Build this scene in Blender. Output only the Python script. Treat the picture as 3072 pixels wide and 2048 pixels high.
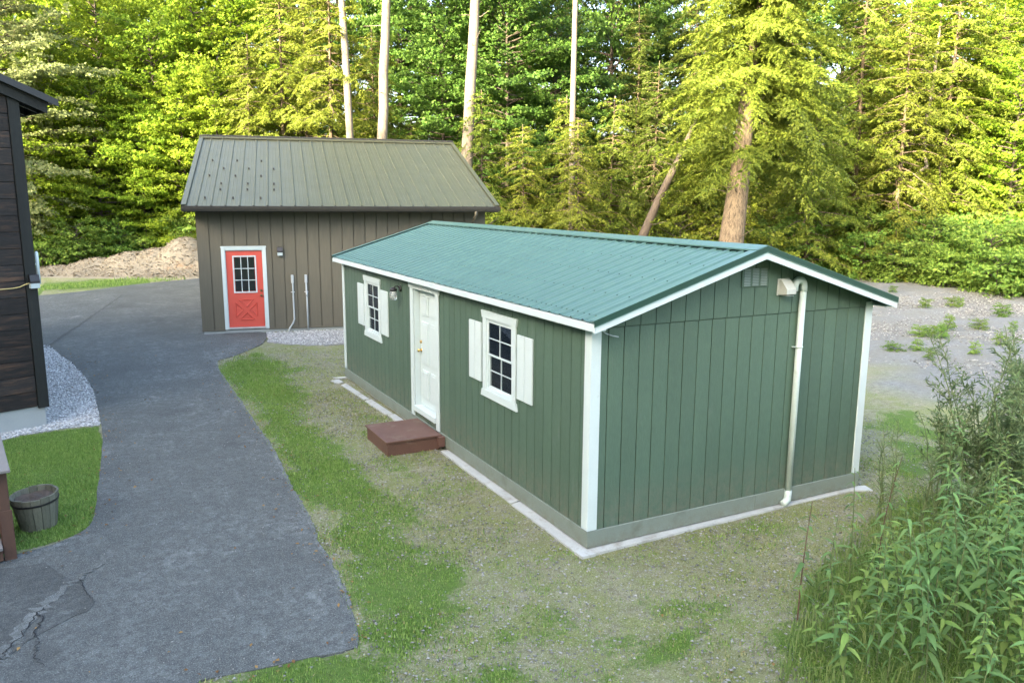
import bpy, bmesh, math, random
import numpy as np
from mathutils import Vector, Matrix

# ------------------------------------------------------------------ camera, light, exposure
CAM = np.array([-4.5479, -6.889, 3.7869]); YAW, PITCH, ROLL, FPX = 0.4809, 0.1787, -0.0058, 2378.85
SUN_COMPASS, SUN_ELEV = 244.0, 15.0          # degrees, compass from +Y towards +X
SUN_STRENGTH, SKY_STRENGTH, EXPOSURE = 2.6, 0.15, 3.35

sc = bpy.context.scene
for o in list(bpy.data.objects): bpy.data.objects.remove(o)
COL = sc.collection

def cam_axes():
    f = np.array([math.sin(YAW)*math.cos(PITCH), math.cos(YAW)*math.cos(PITCH), -math.sin(PITCH)])
    r = np.array([math.cos(YAW), -math.sin(YAW), 0.0]); d = np.cross(f, r)
    c, s = math.cos(ROLL), math.sin(ROLL)
    return c*r+s*d, -s*r+c*d, f
AX_R, AX_D, AX_F = cam_axes()
cd = bpy.data.cameras.new('camera'); cd.sensor_width = 36.0; cd.lens = FPX/3072*36.0
cd.clip_start = 0.1; cd.clip_end = 2000
cam = bpy.data.objects.new('camera', cd); COL.objects.link(cam)
m = Matrix.Identity(4)
for i in range(3):
    m[i][0], m[i][1], m[i][2], m[i][3] = AX_R[i], -AX_D[i], -AX_F[i], CAM[i]
cam.matrix_world = m
sc.camera = cam
sc.render.resolution_x, sc.render.resolution_y = 1024, 682

w = bpy.data.worlds.new('World'); sc.world = w; w.use_nodes = True
nt = w.node_tree; bg = nt.nodes['Background']
sky = nt.nodes.new('ShaderNodeTexSky'); sky.sky_type = 'NISHITA'; sky.sun_disc = False
sky.sun_elevation = math.radians(SUN_ELEV); sky.sun_rotation = math.radians(SUN_COMPASS)
sky.air_density = 0.75; sky.dust_density = 5.0; sky.ozone_density = 0.0
nt.links.new(sky.outputs[0], bg.inputs[0]); bg.inputs[1].default_value = SKY_STRENGTH

sl = bpy.data.lights.new('sun', 'SUN'); sl.energy = SUN_STRENGTH; sl.angle = math.radians(0.5); sl.color = (1.0, 0.86, 0.58)
sun = bpy.data.objects.new('sun', sl); COL.objects.link(sun)
ca, ce = math.radians(SUN_COMPASS), math.radians(SUN_ELEV)
SUN = Vector((math.sin(ca)*math.cos(ce), math.cos(ca)*math.cos(ce), math.sin(ce)))
sun.rotation_euler = (-SUN).to_track_quat('-Z', 'Y').to_euler(); sun.location = SUN*60
sc.view_settings.view_transform = 'Standard'; sc.view_settings.look = 'None'
sc.view_settings.exposure = EXPOSURE; sc.view_settings.gamma = 1.0; sc.view_settings.use_curve_mapping = False
try: sc.cycles.max_bounces = 6; sc.cycles.transparent_max_bounces = 8
except Exception: pass

# ------------------------------------------------------------------ pixel -> place
def ray(u, v): return AX_R*((u-1536)/FPX) + AX_D*((v-1024)/FPX) + AX_F
def hgt(x, y):
    t = np.clip((np.asarray(y, float)-9.5)/4.0, 0, 1)
    return -0.03 + 0.25*t*t*(3-2*t)
def gpt(u, v):
    d = ray(u, v); z = 0.0
    for _ in range(15):
        t = (z-CAM[2])/d[2]; P = CAM+t*d; z = float(hgt(P[0], P[1]))
    return float(P[0]), float(P[1])
def at(u, depth):
    d = ray(u, 594); P = CAM+d*depth
    return float(P[0]), float(P[1])
def gpoly(pts): return [gpt(u, v) for u, v in pts]

def inpoly(x, y, poly):
    x = np.asarray(x); y = np.asarray(y); c = np.zeros(x.shape, bool); n = len(poly)
    for i in range(n):
        x1, y1 = poly[i]; x2, y2 = poly[(i+1) % n]
        if y1 == y2: continue
        k = ((y1 > y) != (y2 > y)) & (x < (x2-x1)*(y-y1)/(y2-y1)+x1)
        c ^= k
    return c
def dist_poly(x, y, poly):
    x = np.asarray(x, float); y = np.asarray(y, float); best = np.full(x.shape, 1e9)
    n = len(poly)
    for i in range(n):
        x1, y1 = poly[i]; x2, y2 = poly[(i+1) % n]; dx, dy = x2-x1, y2-y1
        L = dx*dx+dy*dy+1e-12
        t = np.clip(((x-x1)*dx+(y-y1)*dy)/L, 0, 1)
        best = np.minimum(best, np.hypot(x-x1-t*dx, y-y1-t*dy))
    return best
def vnoise(x, y, s, seed=0):
    r = np.random.RandomState(seed).rand(256, 256)
    x = np.asarray(x)/s+1000; y = np.asarray(y)/s+1000
    xi = np.floor(x).astype(int); yi = np.floor(y).astype(int); fx = x-xi; fy = y-yi
    fx = fx*fx*(3-2*fx); fy = fy*fy*(3-2*fy)
    a = r[xi % 256, yi % 256]; b = r[(xi+1) % 256, yi % 256]; c = r[xi % 256, (yi+1) % 256]; d = r[(xi+1) % 256, (yi+1) % 256]
    return (a*(1-fx)+b*fx)*(1-fy)+(c*(1-fx)+d*fx)*fy
def fbm(x, y, s, seed=0):
    return (vnoise(x, y, s, seed)+.5*vnoise(x, y, s/2.1, seed+1)+.25*vnoise(x, y, s/4.3, seed+2))/1.75

# ------------------------------------------------------------------ materials
def new_mat(name):
    mt = bpy.data.materials.new(name); mt.use_nodes = True
    return mt, mt.node_tree, mt.node_tree.nodes['Principled BSDF']
def N(t, ty, **kw):
    n = t.nodes.new(ty)
    for k, v in kw.items(): setattr(n, k, v)
    return n
def mixc(t, fac, a, b):
    n = N(t, 'ShaderNodeMix', data_type='RGBA')
    if isinstance(fac, (int, float)): n.inputs[0].default_value = fac
    else: t.links.new(fac, n.inputs[0])
    for i, c in ((6, a), (7, b)):
        if isinstance(c, tuple): n.inputs[i].default_value = (*c, 1)
        else: t.links.new(c, n.inputs[i])
    return n.outputs[2]
def noise(t, scale, vec=None, detail=4, rough=.6, stretch=None):
    n = N(t, 'ShaderNodeTexNoise'); n.inputs['Scale'].default_value = scale
    n.inputs['Detail'].default_value = detail; n.inputs['Roughness'].default_value = rough
    if vec is None: vec = N(t, 'ShaderNodeNewGeometry').outputs['Position']
    if stretch:
        mp = N(t, 'ShaderNodeMapping'); mp.inputs['Scale'].default_value = stretch
        t.links.new(vec, mp.inputs['Vector']); vec = mp.outputs[0]
    t.links.new(vec, n.inputs['Vector']); return n.outputs['Fac']
def ramp(t, fac, a, b):
    n = N(t, 'ShaderNodeMapRange'); n.inputs[1].default_value = a; n.inputs[2].default_value = b
    t.links.new(fac, n.inputs[0]); return n.outputs[0]
def sc_(c, k): return tuple(min(1, v*k) for v in c)
def M(name, base, rough=.6, metal=0., amt=.15, scale=4., fine=60., famt=.1, stretch=None, bump=.0, bscale=80., spec=.5, dirt=None, objrand=0.):
    """paint/wood/metal: large and fine noise on the base colour, optional dirt patches, bump"""
    mt, t, p = new_mat(name)
    c = mixc(t, ramp(t, noise(t, scale, stretch=stretch), .3, .7), sc_(base, 1-amt), sc_(base, 1+amt))
    f = ramp(t, noise(t, fine, detail=3, stretch=stretch), .3, .7)
    c2 = mixc(t, f, sc_(base, 1-famt), sc_(base, 1+famt)); c = mixc(t, .5, c, c2)
    if dirt:
        c = mixc(t, ramp(t, noise(t, dirt[1], detail=6, rough=.7, stretch=stretch), dirt[2], dirt[3]), c, dirt[0])
    if objrand:
        oi = N(t, 'ShaderNodeObjectInfo'); hs = N(t, 'ShaderNodeHueSaturation')
        t.links.new(ramp(t, oi.outputs['Random'], 0, 1), hs.inputs['Value'])
        mr = hs.inputs['Value'].links[0].from_node; mr.inputs[3].default_value = 1-objrand; mr.inputs[4].default_value = 1+objrand
        t.links.new(c, hs.inputs['Color']); c = hs.outputs[0]
    t.links.new(c, p.inputs['Base Color'])
    p.inputs['Metallic'].default_value = metal; p.inputs['Specular IOR Level'].default_value = spec
    rr = N(t, 'ShaderNodeMapRange'); rr.inputs[3].default_value = max(.02, rough-.08); rr.inputs[4].default_value = min(1, rough+.08)
    t.links.new(noise(t, scale*3), rr.inputs[0]); t.links.new(rr.outputs[0], p.inputs['Roughness'])
    if bump:
        b = N(t, 'ShaderNodeBump'); b.inputs['Strength'].default_value = bump; b.inputs['Distance'].default_value = .01
        t.links.new(noise(t, bscale, detail=3, stretch=stretch), b.inputs['Height']); t.links.new(b.outputs[0], p.inputs['Normal'])
    return mt
def leafmat(name, c1, c2, trans=.3, objvar=.24, rough=.5):
    mt, t, p = new_mat(name)
    g = N(t, 'ShaderNodeNewGeometry')
    c = mixc(t, g.outputs['Random Per Island'], c1, c2)
    oi = N(t, 'ShaderNodeObjectInfo'); hs = N(t, 'ShaderNodeHueSaturation')
    mr = N(t, 'ShaderNodeMapRange'); mr.inputs[3].default_value = 1-objvar; mr.inputs[4].default_value = 1+objvar
    t.links.new(oi.outputs['Random'], mr.inputs[0]); t.links.new(mr.outputs[0], hs.inputs['Value']); t.links.new(c, hs.inputs['Color'])
    if objvar:
        fr_ = N(t, 'ShaderNodeMath', operation='MULTIPLY'); fr_.inputs[1].default_value = 17.31; t.links.new(oi.outputs['Random'], fr_.inputs[0])
        f2 = N(t, 'ShaderNodeMath', operation='FRACT'); t.links.new(fr_.outputs[0], f2.inputs[0])
        mh = N(t, 'ShaderNodeMapRange'); mh.inputs[3].default_value = .485; mh.inputs[4].default_value = .512
        t.links.new(f2.outputs[0], mh.inputs[0]); t.links.new(mh.outputs[0], hs.inputs['Hue'])
    p.inputs['Roughness'].default_value = rough; p.inputs['Specular IOR Level'].default_value = .18
    t.links.new(hs.outputs[0], p.inputs['Base Color'])
    tr = N(t, 'ShaderNodeBsdfTranslucent'); ms = N(t, 'ShaderNodeMixShader'); ms.inputs[0].default_value = trans
    t.links.new(hs.outputs[0], tr.inputs[0]); t.links.new(p.outputs[0], ms.inputs[1]); t.links.new(tr.outputs[0], ms.inputs[2])
    t.links.new(ms.outputs[0], t.nodes['Material Output'].inputs[0])
    return mt
UP = (9, 9, .55)
m_green = M('shed_green', (.069, .122, .087), .6, amt=.14, scale=1.2, fine=50, famt=.16, stretch=(1, 1, .25), bump=.25, bscale=120, objrand=.07, dirt=((.115, .160, .130), 5., .60, .80))
def splash(mt, col, top, amt):
    t = mt.node_tree; p = t.nodes['Principled BSDF']; src = p.inputs['Base Color'].links[0].from_socket
    g = N(t, 'ShaderNodeNewGeometry'); sx = N(t, 'ShaderNodeSeparateXYZ'); t.links.new(g.outputs['Position'], sx.inputs[0])
    h = N(t, 'ShaderNodeMapRange'); h.inputs[1].default_value = 0.0; h.inputs[2].default_value = top; h.inputs[3].default_value = amt; h.inputs[4].default_value = 0.0; t.links.new(sx.outputs['Z'], h.inputs[0])
    mu = N(t, 'ShaderNodeMath', operation='MULTIPLY'); t.links.new(h.outputs[0], mu.inputs[0]); t.links.new(ramp(t, noise(t, 7, detail=7, rough=.8), .40, .62), mu.inputs[1])
    t.links.new(mixc(t, mu.outputs[0], src, col), p.inputs['Base Color'])
splash(m_green, (.17, .165, .125), .75, .75)
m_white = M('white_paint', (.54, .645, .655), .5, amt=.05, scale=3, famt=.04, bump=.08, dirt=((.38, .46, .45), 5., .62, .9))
m_skirt = M('skirt_paint', (.178, .222, .192), .6, amt=.10, scale=2, famt=.08, bump=.15, dirt=((.12, .14, .11), 2.5, .55, .8))
m_roof = M('green_roof_metal', (.073, .162, .146), .36, metal=.0, amt=.07, scale=.9, fine=8, famt=.05, spec=.6)
m_rake = M('dark_green_metal', (.008, .048, .036), .38, amt=.06, scale=2, spec=.5)
splash(m_skirt, (.14, .14, .095), .16, .8)
m_conc = M('concrete', (.42, .45, .44), .85, amt=.15, scale=3, fine=90, famt=.15, bump=.3, bscale=60, dirt=((.24, .23, .19), 4., .52, .75))
m_found = M('foundation_concrete', (.33, .37, .37), .85, amt=.10, scale=2, fine=70, famt=.08, bump=.2, dirt=((.22, .22, .2), 3., .6, .85))
m_brown = M('brown_siding', (.112, .108, .080), .65, amt=.08, scale=1.2, fine=40, famt=.14, stretch=(1, 1, .06), bump=.15, bscale=60, objrand=.05)
m_groof = M('olive_roof_metal', (.080, .086, .050), .42, amt=.08, scale=.6, fine=6, famt=.04, spec=.4)
m_dark = M('dark_bronze_trim', (.040, .040, .036), .45, amt=.1, scale=3)
m_red = M('red_door_paint', (.55, .085, .060), .5, amt=.06, scale=3, famt=.05, bump=.08)
m_black = M('black_metal', (.02, .02, .022), .4, amt=.1)
m_char = M('charred_board', (.020, .019, .0185), .7, amt=.45, scale=2.2, fine=18, famt=.5, stretch=(1, 1, 9), bump=.35, bscale=25, objrand=.3, dirt=((.085, .052, .034), 1.6, .50, .68), spec=.3)
m_charpost = M('charred_corner_board', (.016, .019, .018), .7, amt=.35, scale=2.5, fine=25, famt=.3, stretch=(4, 4, .4), bump=.3, bscale=30, dirt=((.04, .036, .03), 1.5, .64, .85), spec=.3)
m_hroof = M('charcoal_roof_metal', (.018, .021, .024), .45, amt=.1, scale=2)
m_step = M('red_brown_wood', (.125, .066, .050), .6, amt=.25, scale=3, fine=40, famt=.15, bump=.2, dirt=((.20, .165, .12), 3.5, .55, .8))
m_deck = M('brown_stain_wood', (.085, .046, .031), .65, amt=.2, scale=4, fine=40, famt=.15, stretch=(3, 3, .6), bump=.2)
m_deckcap = M('grey_weathered_cap', (.20, .19, .18), .75, amt=.12, scale=4, fine=50, famt=.12, bump=.2)
m_stave = M('weathered_stave', (.14, .145, .108), .8, amt=.3, scale=6, fine=40, famt=.25, stretch=(3, 3, .5), bump=.35, objrand=.22)
m_soil = M('dry_potting_soil', (.085, .07, .058), .95, amt=.4, scale=20, fine=120, famt=.4, bump=.9, bscale=90)
m_brass = M('brass', (.75, .52, .2), .25, metal=1.)
m_bronze = M('aged_bronze', (.16, .11, .06), .4, metal=.8)
m_pvc = M('pvc_pipe', (.46, .56, .53), .4, amt=.05, scale=4, dirt=((.36, .40, .36), 5., .6, .85))
m_conduit = M('grey_conduit', (.42, .48, .50), .45, amt=.06)
m_hood = M('dirty_white_plastic', (.46, .50, .47), .5, amt=.12, scale=8)
m_vent = M('vent_louvre', (.20, .26, .235), .5, amt=.08)
m_curtain = M('pale_curtain', (.66, .68, .66), .9, amt=.12, scale=14, stretch=(1, 6, .3))
m_inter = M('room_lining', (.34, .34, .32), .9)
m_yellow = M('yellow_cable', (.55, .45, .18), .6)
m_galv = M('galvanised_clip', (.65, .67, .68), .4, metal=.6)
m_bark_p = M('pale_trunk', (.20, .175, .138), .95, amt=.35, scale=1.5, fine=14, famt=.5, stretch=(3, 3, .5), bump=1., bscale=14, spec=.1, dirt=((.085, .072, .055), 2.2, .56, .70))
m_bark_h = M('furrowed_bark', (.175, .140, .095), .95, amt=.5, scale=2.2, fine=9, famt=.65, stretch=(5, 5, .5), bump=1., bscale=9, spec=.1, dirt=((.06, .05, .04), 3.5, .50, .62))
m_bark = M('grey_bark', (.085, .07, .055), .9, amt=.3, scale=3, fine=20, famt=.3, stretch=(4, 4, .6), bump=.6, bscale=20)
m_lmaple = leafmat('maple_leaf', (.130, .235, .018), (.255, .355, .032), .36)
m_lpale = leafmat('pale_leaf', (.12, .17, .06), (.22, .26, .11), .3)
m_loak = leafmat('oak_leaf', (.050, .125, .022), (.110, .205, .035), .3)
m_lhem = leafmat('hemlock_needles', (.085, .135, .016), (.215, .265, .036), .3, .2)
m_lhemd = leafmat('hemlock_needles_painted_shade', (.055, .10, .016), (.14, .18, .03), .28, .2)  # darker copy of the hemlock needles, woodland shade put into the colour
m_lbrush = leafmat('brush_leaf', (.095, .20, .035), (.22, .34, .06), .34)
m_lweed = leafmat('weed_leaf', (.115, .225, .068), (.17, .30, .105), .35, .3, .62)
m_lsap = leafmat('sapling_leaf', (.125, .205, .085), (.23, .31, .15), .35)
m_stem = M('green_stem', (.12, .165, .065), .7, amt=.25, scale=8)
m_stemr = M('reddish_stem', (.12, .075, .05), .7, amt=.25, scale=8)
m_grass = leafmat('lawn_grass', (.125, .25, .045), (.32, .45, .13), .35, 0)
m_tgrass = leafmat('tall_grass', (.13, .23, .055), (.27, .34, .12), .4, 0)
m_dry = leafmat('dry_grass', (.10, .14, .035), (.42, .40, .20), .15, 0)
m_stone = leafmat('crushed_stone', (.30, .32, .32), (.66, .68, .68), 0., 0, .9)
m_pebble = leafmat('mixed_pebble', (.13, .135, .125), (.40, .41, .39), 0., 0, .9)
m_chip = leafmat('wood_chip', (.16, .135, .095), (.33, .29, .21), 0., 0, .9)
def glassmat():
    mt, t, p = new_mat('window_glass')
    gl = N(t, 'ShaderNodeBsdfGlossy'); gl.inputs['Roughness'].default_value = .02; gl.inputs['Color'].default_value = (.9, .95, .95, 1)
    tr = N(t, 'ShaderNodeBsdfTransparent'); tr.inputs[0].default_value = (.72, .78, .76, 1)
    fr = N(t, 'ShaderNodeFresnel'); fr.inputs[0].default_value = 2.0
    ms = N(t, 'ShaderNodeMixShader'); t.links.new(fr.outputs[0], ms.inputs[0]); t.links.new(tr.outputs[0], ms.inputs[1]); t.links.new(gl.outputs[0], ms.inputs[2])
    t.links.new(ms.outputs[0], t.nodes['Material Output'].inputs[0]); return mt
m_glass = glassmat()
def jarmat():
    mt, t, p = new_mat('lamp_jar_glass'); p.inputs['Base Color'].default_value = (.85, .9, .88, 1)
    p.inputs['Roughness'].default_value = .12; p.inputs['Transmission Weight'].default_value = .75; return mt
m_jar = jarmat()
def asphaltmat(name, k=1.0):
    k *= 1.42
    mt, t, p = new_mat(name)
    big = ramp(t, noise(t, .8, detail=7, rough=.72), .38, .64); mid = ramp(t, noise(t, 5, detail=5, rough=.7), .35, .7)
    fine = ramp(t, noise(t, 95, detail=3, rough=.7), .3, .72)
    c = mixc(t, big, (.042*k, .050*k, .050*k), (.150*k, .170*k, .168*k))
    c = mixc(t, mid, sc_((.060, .067, .065), k), c)
    cl = ramp(t, noise(t, 11, detail=7, rough=.85), .42, .57); c = mixc(t, cl, sc_((.046, .052, .051), k), c)
    c = mixc(t, ramp(t, fine, .55, 1.1), c, (.215*k, .23*k, .22*k))
    c = mixc(t, ramp(t, fine, .35, -.1), c, (.03, .035, .038))
    dk = ramp(t, noise(t, 34, detail=3, rough=.8), .36, .30); c = mixc(t, dk, c, (.022, .027, .028))
    st = ramp(t, noise(t, 1.6, detail=5, rough=.75, stretch=(1.1, .45, 1)), .61, .90)
    c = mixc(t, st, c, (.195*k, .208*k, .205*k))
    stn = ramp(t, noise(t, .45, detail=3), .60, .72); c = mixc(t, stn, c, mixc(t, .45, c, (.035, .038, .038)))
    t.links.new(c, p.inputs['Base Color']); p.inputs['Roughness'].default_value = .82; p.inputs['Specular IOR Level'].default_value = .35
    b = N(t, 'ShaderNodeBump'); b.inputs['Strength'].default_value = .6; b.inputs['Distance'].default_value = .012
    t.links.new(noise(t, 130, detail=3), b.inputs['Height']); t.links.new(b.outputs[0], p.inputs['Normal']); return mt
m_asph = asphaltmat('asphalt'); m_patch = asphaltmat('asphalt_sealed_patch', .72); m_crumb = asphaltmat('asphalt_crumbled', 1.28)
m_crack = M('asphalt_crack', (.016, .018, .02), .9)
def groundmat():
    mt, t, p = new_mat('yard_ground')
    at_ = N(t, 'ShaderNodeAttribute', attribute_name='zone'); sep = N(t, 'ShaderNodeSeparateColor'); t.links.new(at_.outputs['Color'], sep.inputs[0])
    fine = ramp(t, noise(t, 75, detail=4, rough=.7), .3, .7); mid = ramp(t, noise(t, 9, detail=5, rough=.7), .35, .68); big = ramp(t, noise(t, .9, detail=5), .35, .65)
    dirt = mixc(t, fine, (.17, .175, .10), (.50, .50, .375)); dirt = mixc(t, mid, mixc(t, .7, dirt, (.12, .115, .06)), dirt)
    moss = mixc(t, fine, (.10, .13, .04), (.31, .345, .15)); dirt = mixc(t, ramp(t, noise(t, 2.2, detail=6, rough=.7), .38, .60), dirt, moss)
    vor = N(t, 'ShaderNodeTexVoronoi'); vor.inputs['Scale'].default_value = 38.0
    t.links.new(N(t, 'ShaderNodeNewGeometry').outputs['Position'], vor.inputs['Vector'])
    dirt = mixc(t, ramp(t, vor.outputs['Distance'], .26, .10), dirt, (.46, .455, .39))
    grav = mixc(t, mid, mixc(t, fine, (.085, .095, .097), (.255, .275, .28)), mixc(t, fine, (.145, .158, .160), (.35, .37, .372))); grav = mixc(t, big, mixc(t, .5, grav, (.19, .19, .15)), grav)
    gr = mixc(t, fine, (.06, .11, .025), (.17, .24, .07)); gr = mixc(t, mid, gr, (.11, .20, .04))
    forest = mixc(t, mid, (.05, .045, .025), (.075, .10, .03))
    zn = N(t, 'ShaderNodeMath', operation='ADD'); t.links.new(sep.outputs[0], zn.inputs[0])
    zm = N(t, 'ShaderNodeMath', operation='MULTIPLY_ADD'); zm.inputs[1].default_value = 1.3; zm.inputs[2].default_value = -.65
    t.links.new(noise(t, 14, detail=6, rough=.8), zm.inputs[0]); t.links.new(zm.outputs[0], zn.inputs[1])
    c = mixc(t, ramp(t, zn.outputs[0], .38, .62), dirt, gr); c = mixc(t, sep.outputs[1], c, grav); c = mixc(t, sep.outputs[2], c, forest)
    t.links.new(c, p.inputs['Base Color']); p.inputs['Roughness'].default_value = .95; p.inputs['Specular IOR Level'].default_value = .15
    b = N(t, 'ShaderNodeBump'); b.inputs['Strength'].default_value = .9; b.inputs['Distance'].default_value = .03
    t.links.new(noise(t, 45, detail=5, rough=.75), b.inputs['Height']); t.links.new(b.outputs[0], p.inputs['Normal']); return mt
m_ground = groundmat()
m_mound = M('mound_chips', (.25, .228, .172), .95, amt=.2, scale=1.2, fine=30, famt=.4, bump=.6, bscale=30, dirt=((.40, .25, .13), .9, .58, .72))
m_bed = M('stone_bed', (.30, .31, .30), .95, amt=.15, scale=6, fine=70, famt=.4, bump=1., bscale=60)

# ------------------------------------------------------------------ mesh helpers
def link(o, parent=None):
    COL.objects.link(o)
    if parent is not None: o.parent = parent
    return o
def mesh(name, v, f, mat, smooth=False):
    me = bpy.data.meshes.new(name); me.from_pydata([tuple(map(float, q)) for q in v], [], f); me.materials.append(mat)
    if smooth: me.polygons.foreach_set('use_smooth', [True]*len(me.polygons))
    me.update(); return me
def mesh_np(name, V, F, mat):
    """V (n,3) array, F (m,k) array of equal sized faces"""
    me = bpy.data.meshes.new(name); k = F.shape[1]
    me.vertices.add(len(V)); me.vertices.foreach_set('co', np.asarray(V, np.float32).ravel())
    me.loops.add(F.size); me.loops.foreach_set('vertex_index', F.astype(np.int32).ravel())
    me.polygons.add(len(F)); me.polygons.foreach_set('loop_start', np.arange(0, F.size, k, dtype=np.int32))
    me.polygons.foreach_set('loop_total', np.full(len(F), k, np.int32))
    me.materials.append(mat); me.update(calc_edges=True); me.validate(); return me
def ob(name, me, parent=None, loc=(0, 0, 0), rot=(0, 0, 0), scale=(1, 1, 1), label=None, cat=None, group=None, kind=None):
    o = bpy.data.objects.new(name, me); o.location = loc; o.rotation_euler = rot; o.scale = scale
    link(o, parent)
    if label: o['label'] = label
    if cat: o['category'] = cat
    if group: o['group'] = group
    if kind: o['kind'] = kind
    return o
def thing(name, label, cat, loc=(0, 0, 0), rz=0., group=None):
    return ob(name, None, None, loc, (0, 0, rz), label=label, cat=cat, group=group)
def cbox(x0, x1, y0, y1, z0, z1, b=.003):
    b = min(b, (x1-x0)*.3, (y1-y0)*.3, (z1-z0)*.3)
    lo = (x0, y0, z0); hi = (x1, y1, z1); V = []; idx = {}
    for i in range(8):
        s = [(i >> k) & 1 for k in range(3)]
        for ax in range(3):
            p = []
            for k in range(3):
                e = hi[k] if s[k] else lo[k]
                if k != ax: e += -b if s[k] else b
                p.append(e)
            idx[(i, ax)] = len(V); V.append(tuple(p))
    F = []
    for ax in range(3):
        o1, o2 = [k for k in range(3) if k != ax]
        for sgn in (0, 1):
            q = []
            for a_, b_ in ((0, 0), (1, 0), (1, 1), (0, 1)):
                i = (sgn << ax) | (a_ << o1) | (b_ << o2); q.append(idx[(i, ax)])
            F.append(q)
        for a_ in (0, 1):
            for b_ in (0, 1):
                i0 = (a_ << o1) | (b_ << o2); i1 = i0 | (1 << ax)
                F.append([idx[(i0, o1)], idx[(i1, o1)], idx[(i1, o2)], idx[(i0, o2)]])
    for i in range(8): F.append([idx[(i, 0)], idx[(i, 1)], idx[(i, 2)]])
    c = Vector(((x0+x1)/2, (y0+y1)/2, (z0+z1)/2)); G = []
    for f in F:
        a, b2, c2 = Vector(V[f[0]]), Vector(V[f[1]]), Vector(V[f[2]]); n = (b2-a).cross(c2-a)
        mid = sum((Vector(V[k]) for k in f), Vector())/len(f)
        G.append(f if n.dot(mid-c) >= 0 else f[::-1])
    return V, G
def box(name, parent, x0, x1, y0, y1, z0, z1, mat, b=.003, **kw):
    v, f = cbox(x0, x1, y0, y1, z0, z1, b); return ob(name, mesh(name, v, f, mat), parent, **kw)
def prism_vf(poly, axis, a0, a1):
    n = len(poly); V = []
    for a in (a0, a1):
        for p, q in poly:
            V.append({0: (a, p, q), 1: (p, a, q), 2: (p, q, a)}[axis])
    F = [list(range(n))[::-1], list(range(n, 2*n))]+[[i, (i+1) % n, n+(i+1) % n, n+i] for i in range(n)]
    bm = bmesh.new(); vs = [bm.verts.new(v) for v in V]
    for f in F: bm.faces.new([vs[i] for i in f])
    bmesh.ops.recalc_face_normals(bm, faces=bm.faces); bm.verts.index_update()
    r = [tuple(v.co) for v in bm.verts], [[v.index for v in f.verts] for f in bm.faces]; bm.free(); return r
def prism(name, parent, poly, axis, a0, a1, mat, **kw):
    v, f = prism_vf(poly, axis, a0, a1); return ob(name, mesh(name, v, f, mat), parent, **kw)
def join(parts):
    V, F = [], []
    for v, f in parts:
        o = len(V); V += list(v); F += [[i+o for i in q] for q in f]
    return V, F
def tube_vf(pts, rad, n=8, caps=True):
    pts = [Vector(p) for p in pts]
    if isinstance(rad, (int, float)): rad = [rad]*len(pts)
    V, F = [], []; prev = None
    for i, p in enumerate(pts):
        d = (pts[min(i+1, len(pts)-1)]-pts[max(i-1, 0)]).normalized()
        a = prev if prev is not None else (Vector((0, 0, 1)) if abs(d.z) < .9 else Vector((1, 0, 0)))
        s = (a-d*a.dot(d)).normalized(); u = d.cross(s); prev = s
        for k in range(n):
            t = 2*math.pi*k/n; V.append(tuple(p+(s*math.cos(t)+u*math.sin(t))*rad[i]))
    for i in range(len(pts)-1):
        for k in range(n): F.append([i*n+k, i*n+(k+1) % n, (i+1)*n+(k+1) % n, (i+1)*n+k])
    if caps: F += [list(range(n))[::-1], [(len(pts)-1)*n+k for k in range(n)]]
    return V, F
def tube(name, parent, pts, rad, mat, n=10, **kw):
    v, f = tube_vf(pts, rad, n); return ob(name, mesh(name, v, f, mat, True), parent, **kw)
def sphere_vf(c, rx, ry, rz, nu=12, nv=8):
    V = []; F = []
    for j in range(nv+1):
        ph = math.pi*j/nv
        for i in range(nu):
            th = 2*math.pi*i/nu; V.append((c[0]+rx*math.sin(ph)*math.cos(th), c[1]+ry*math.sin(ph)*math.sin(th), c[2]+rz*math.cos(ph)))
    for j in range(nv):
        for i in range(nu): F.append([j*nu+i, j*nu+(i+1) % nu, (j+1)*nu+(i+1) % nu, (j+1)*nu+i])
    return V, F
def minus(y0, y1, z0, z1, holes):
    ys = sorted({y0, y1} | {v for h in holes for v in (h[0], h[1]) if y0 < v < y1}); R = []
    for a, b in zip(ys, ys[1:]):
        segs = [(z0, z1)]
        for h in holes:
            if h[0] < b-1e-6 and h[1] > a+1e-6:
                ns = []
                for s, e in segs:
                    if h[2] > s: ns.append((s, min(e, h[2])))
                    if h[3] < e: ns.append((max(s, h[3]), e))
                segs = [q for q in ns if q[1]-q[0] > 1e-4]
        R += [(a, b, s, e) for s, e in segs]
    return R

rnd = random.Random(4)
# ================================================================== LAYOUT (photo pixels on the ground)
DRIVE_PX = [(0, 1678), (49, 1665), (134, 1643), (201, 1620), (259, 1593), (279, 1571), (286, 1527), (297, 1437), (304, 1380), (308, 1305), (301, 1269), (292, 1216), (281, 1171), (259, 1135), (223, 1095), (192, 1073), (147, 1037)]
DRIVE_PX2 = [(608, 1002), (700, 999), (799, 995), (801, 1008), (795, 1026), (759, 1046), (714, 1064), (670, 1077), (650, 1086), (656, 1109), (688, 1158), (723, 1207), (768, 1278), (804, 1327), (825, 1360), (844, 1402), (875, 1469), (906, 1518), (933, 1571), (951, 1634), (987, 1683), (1022, 1759), (1051, 1821), (1073, 1875), (1080, 1915), (1073, 1945), (1030, 1957), (893, 1982), (714, 2018), (558, 2048)]
far_edge = [gpt(118, 888), gpt(268, 872), gpt(402, 854), gpt(536, 841), gpt(598, 835)]
left_house = gpt(147, 1037)
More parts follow.
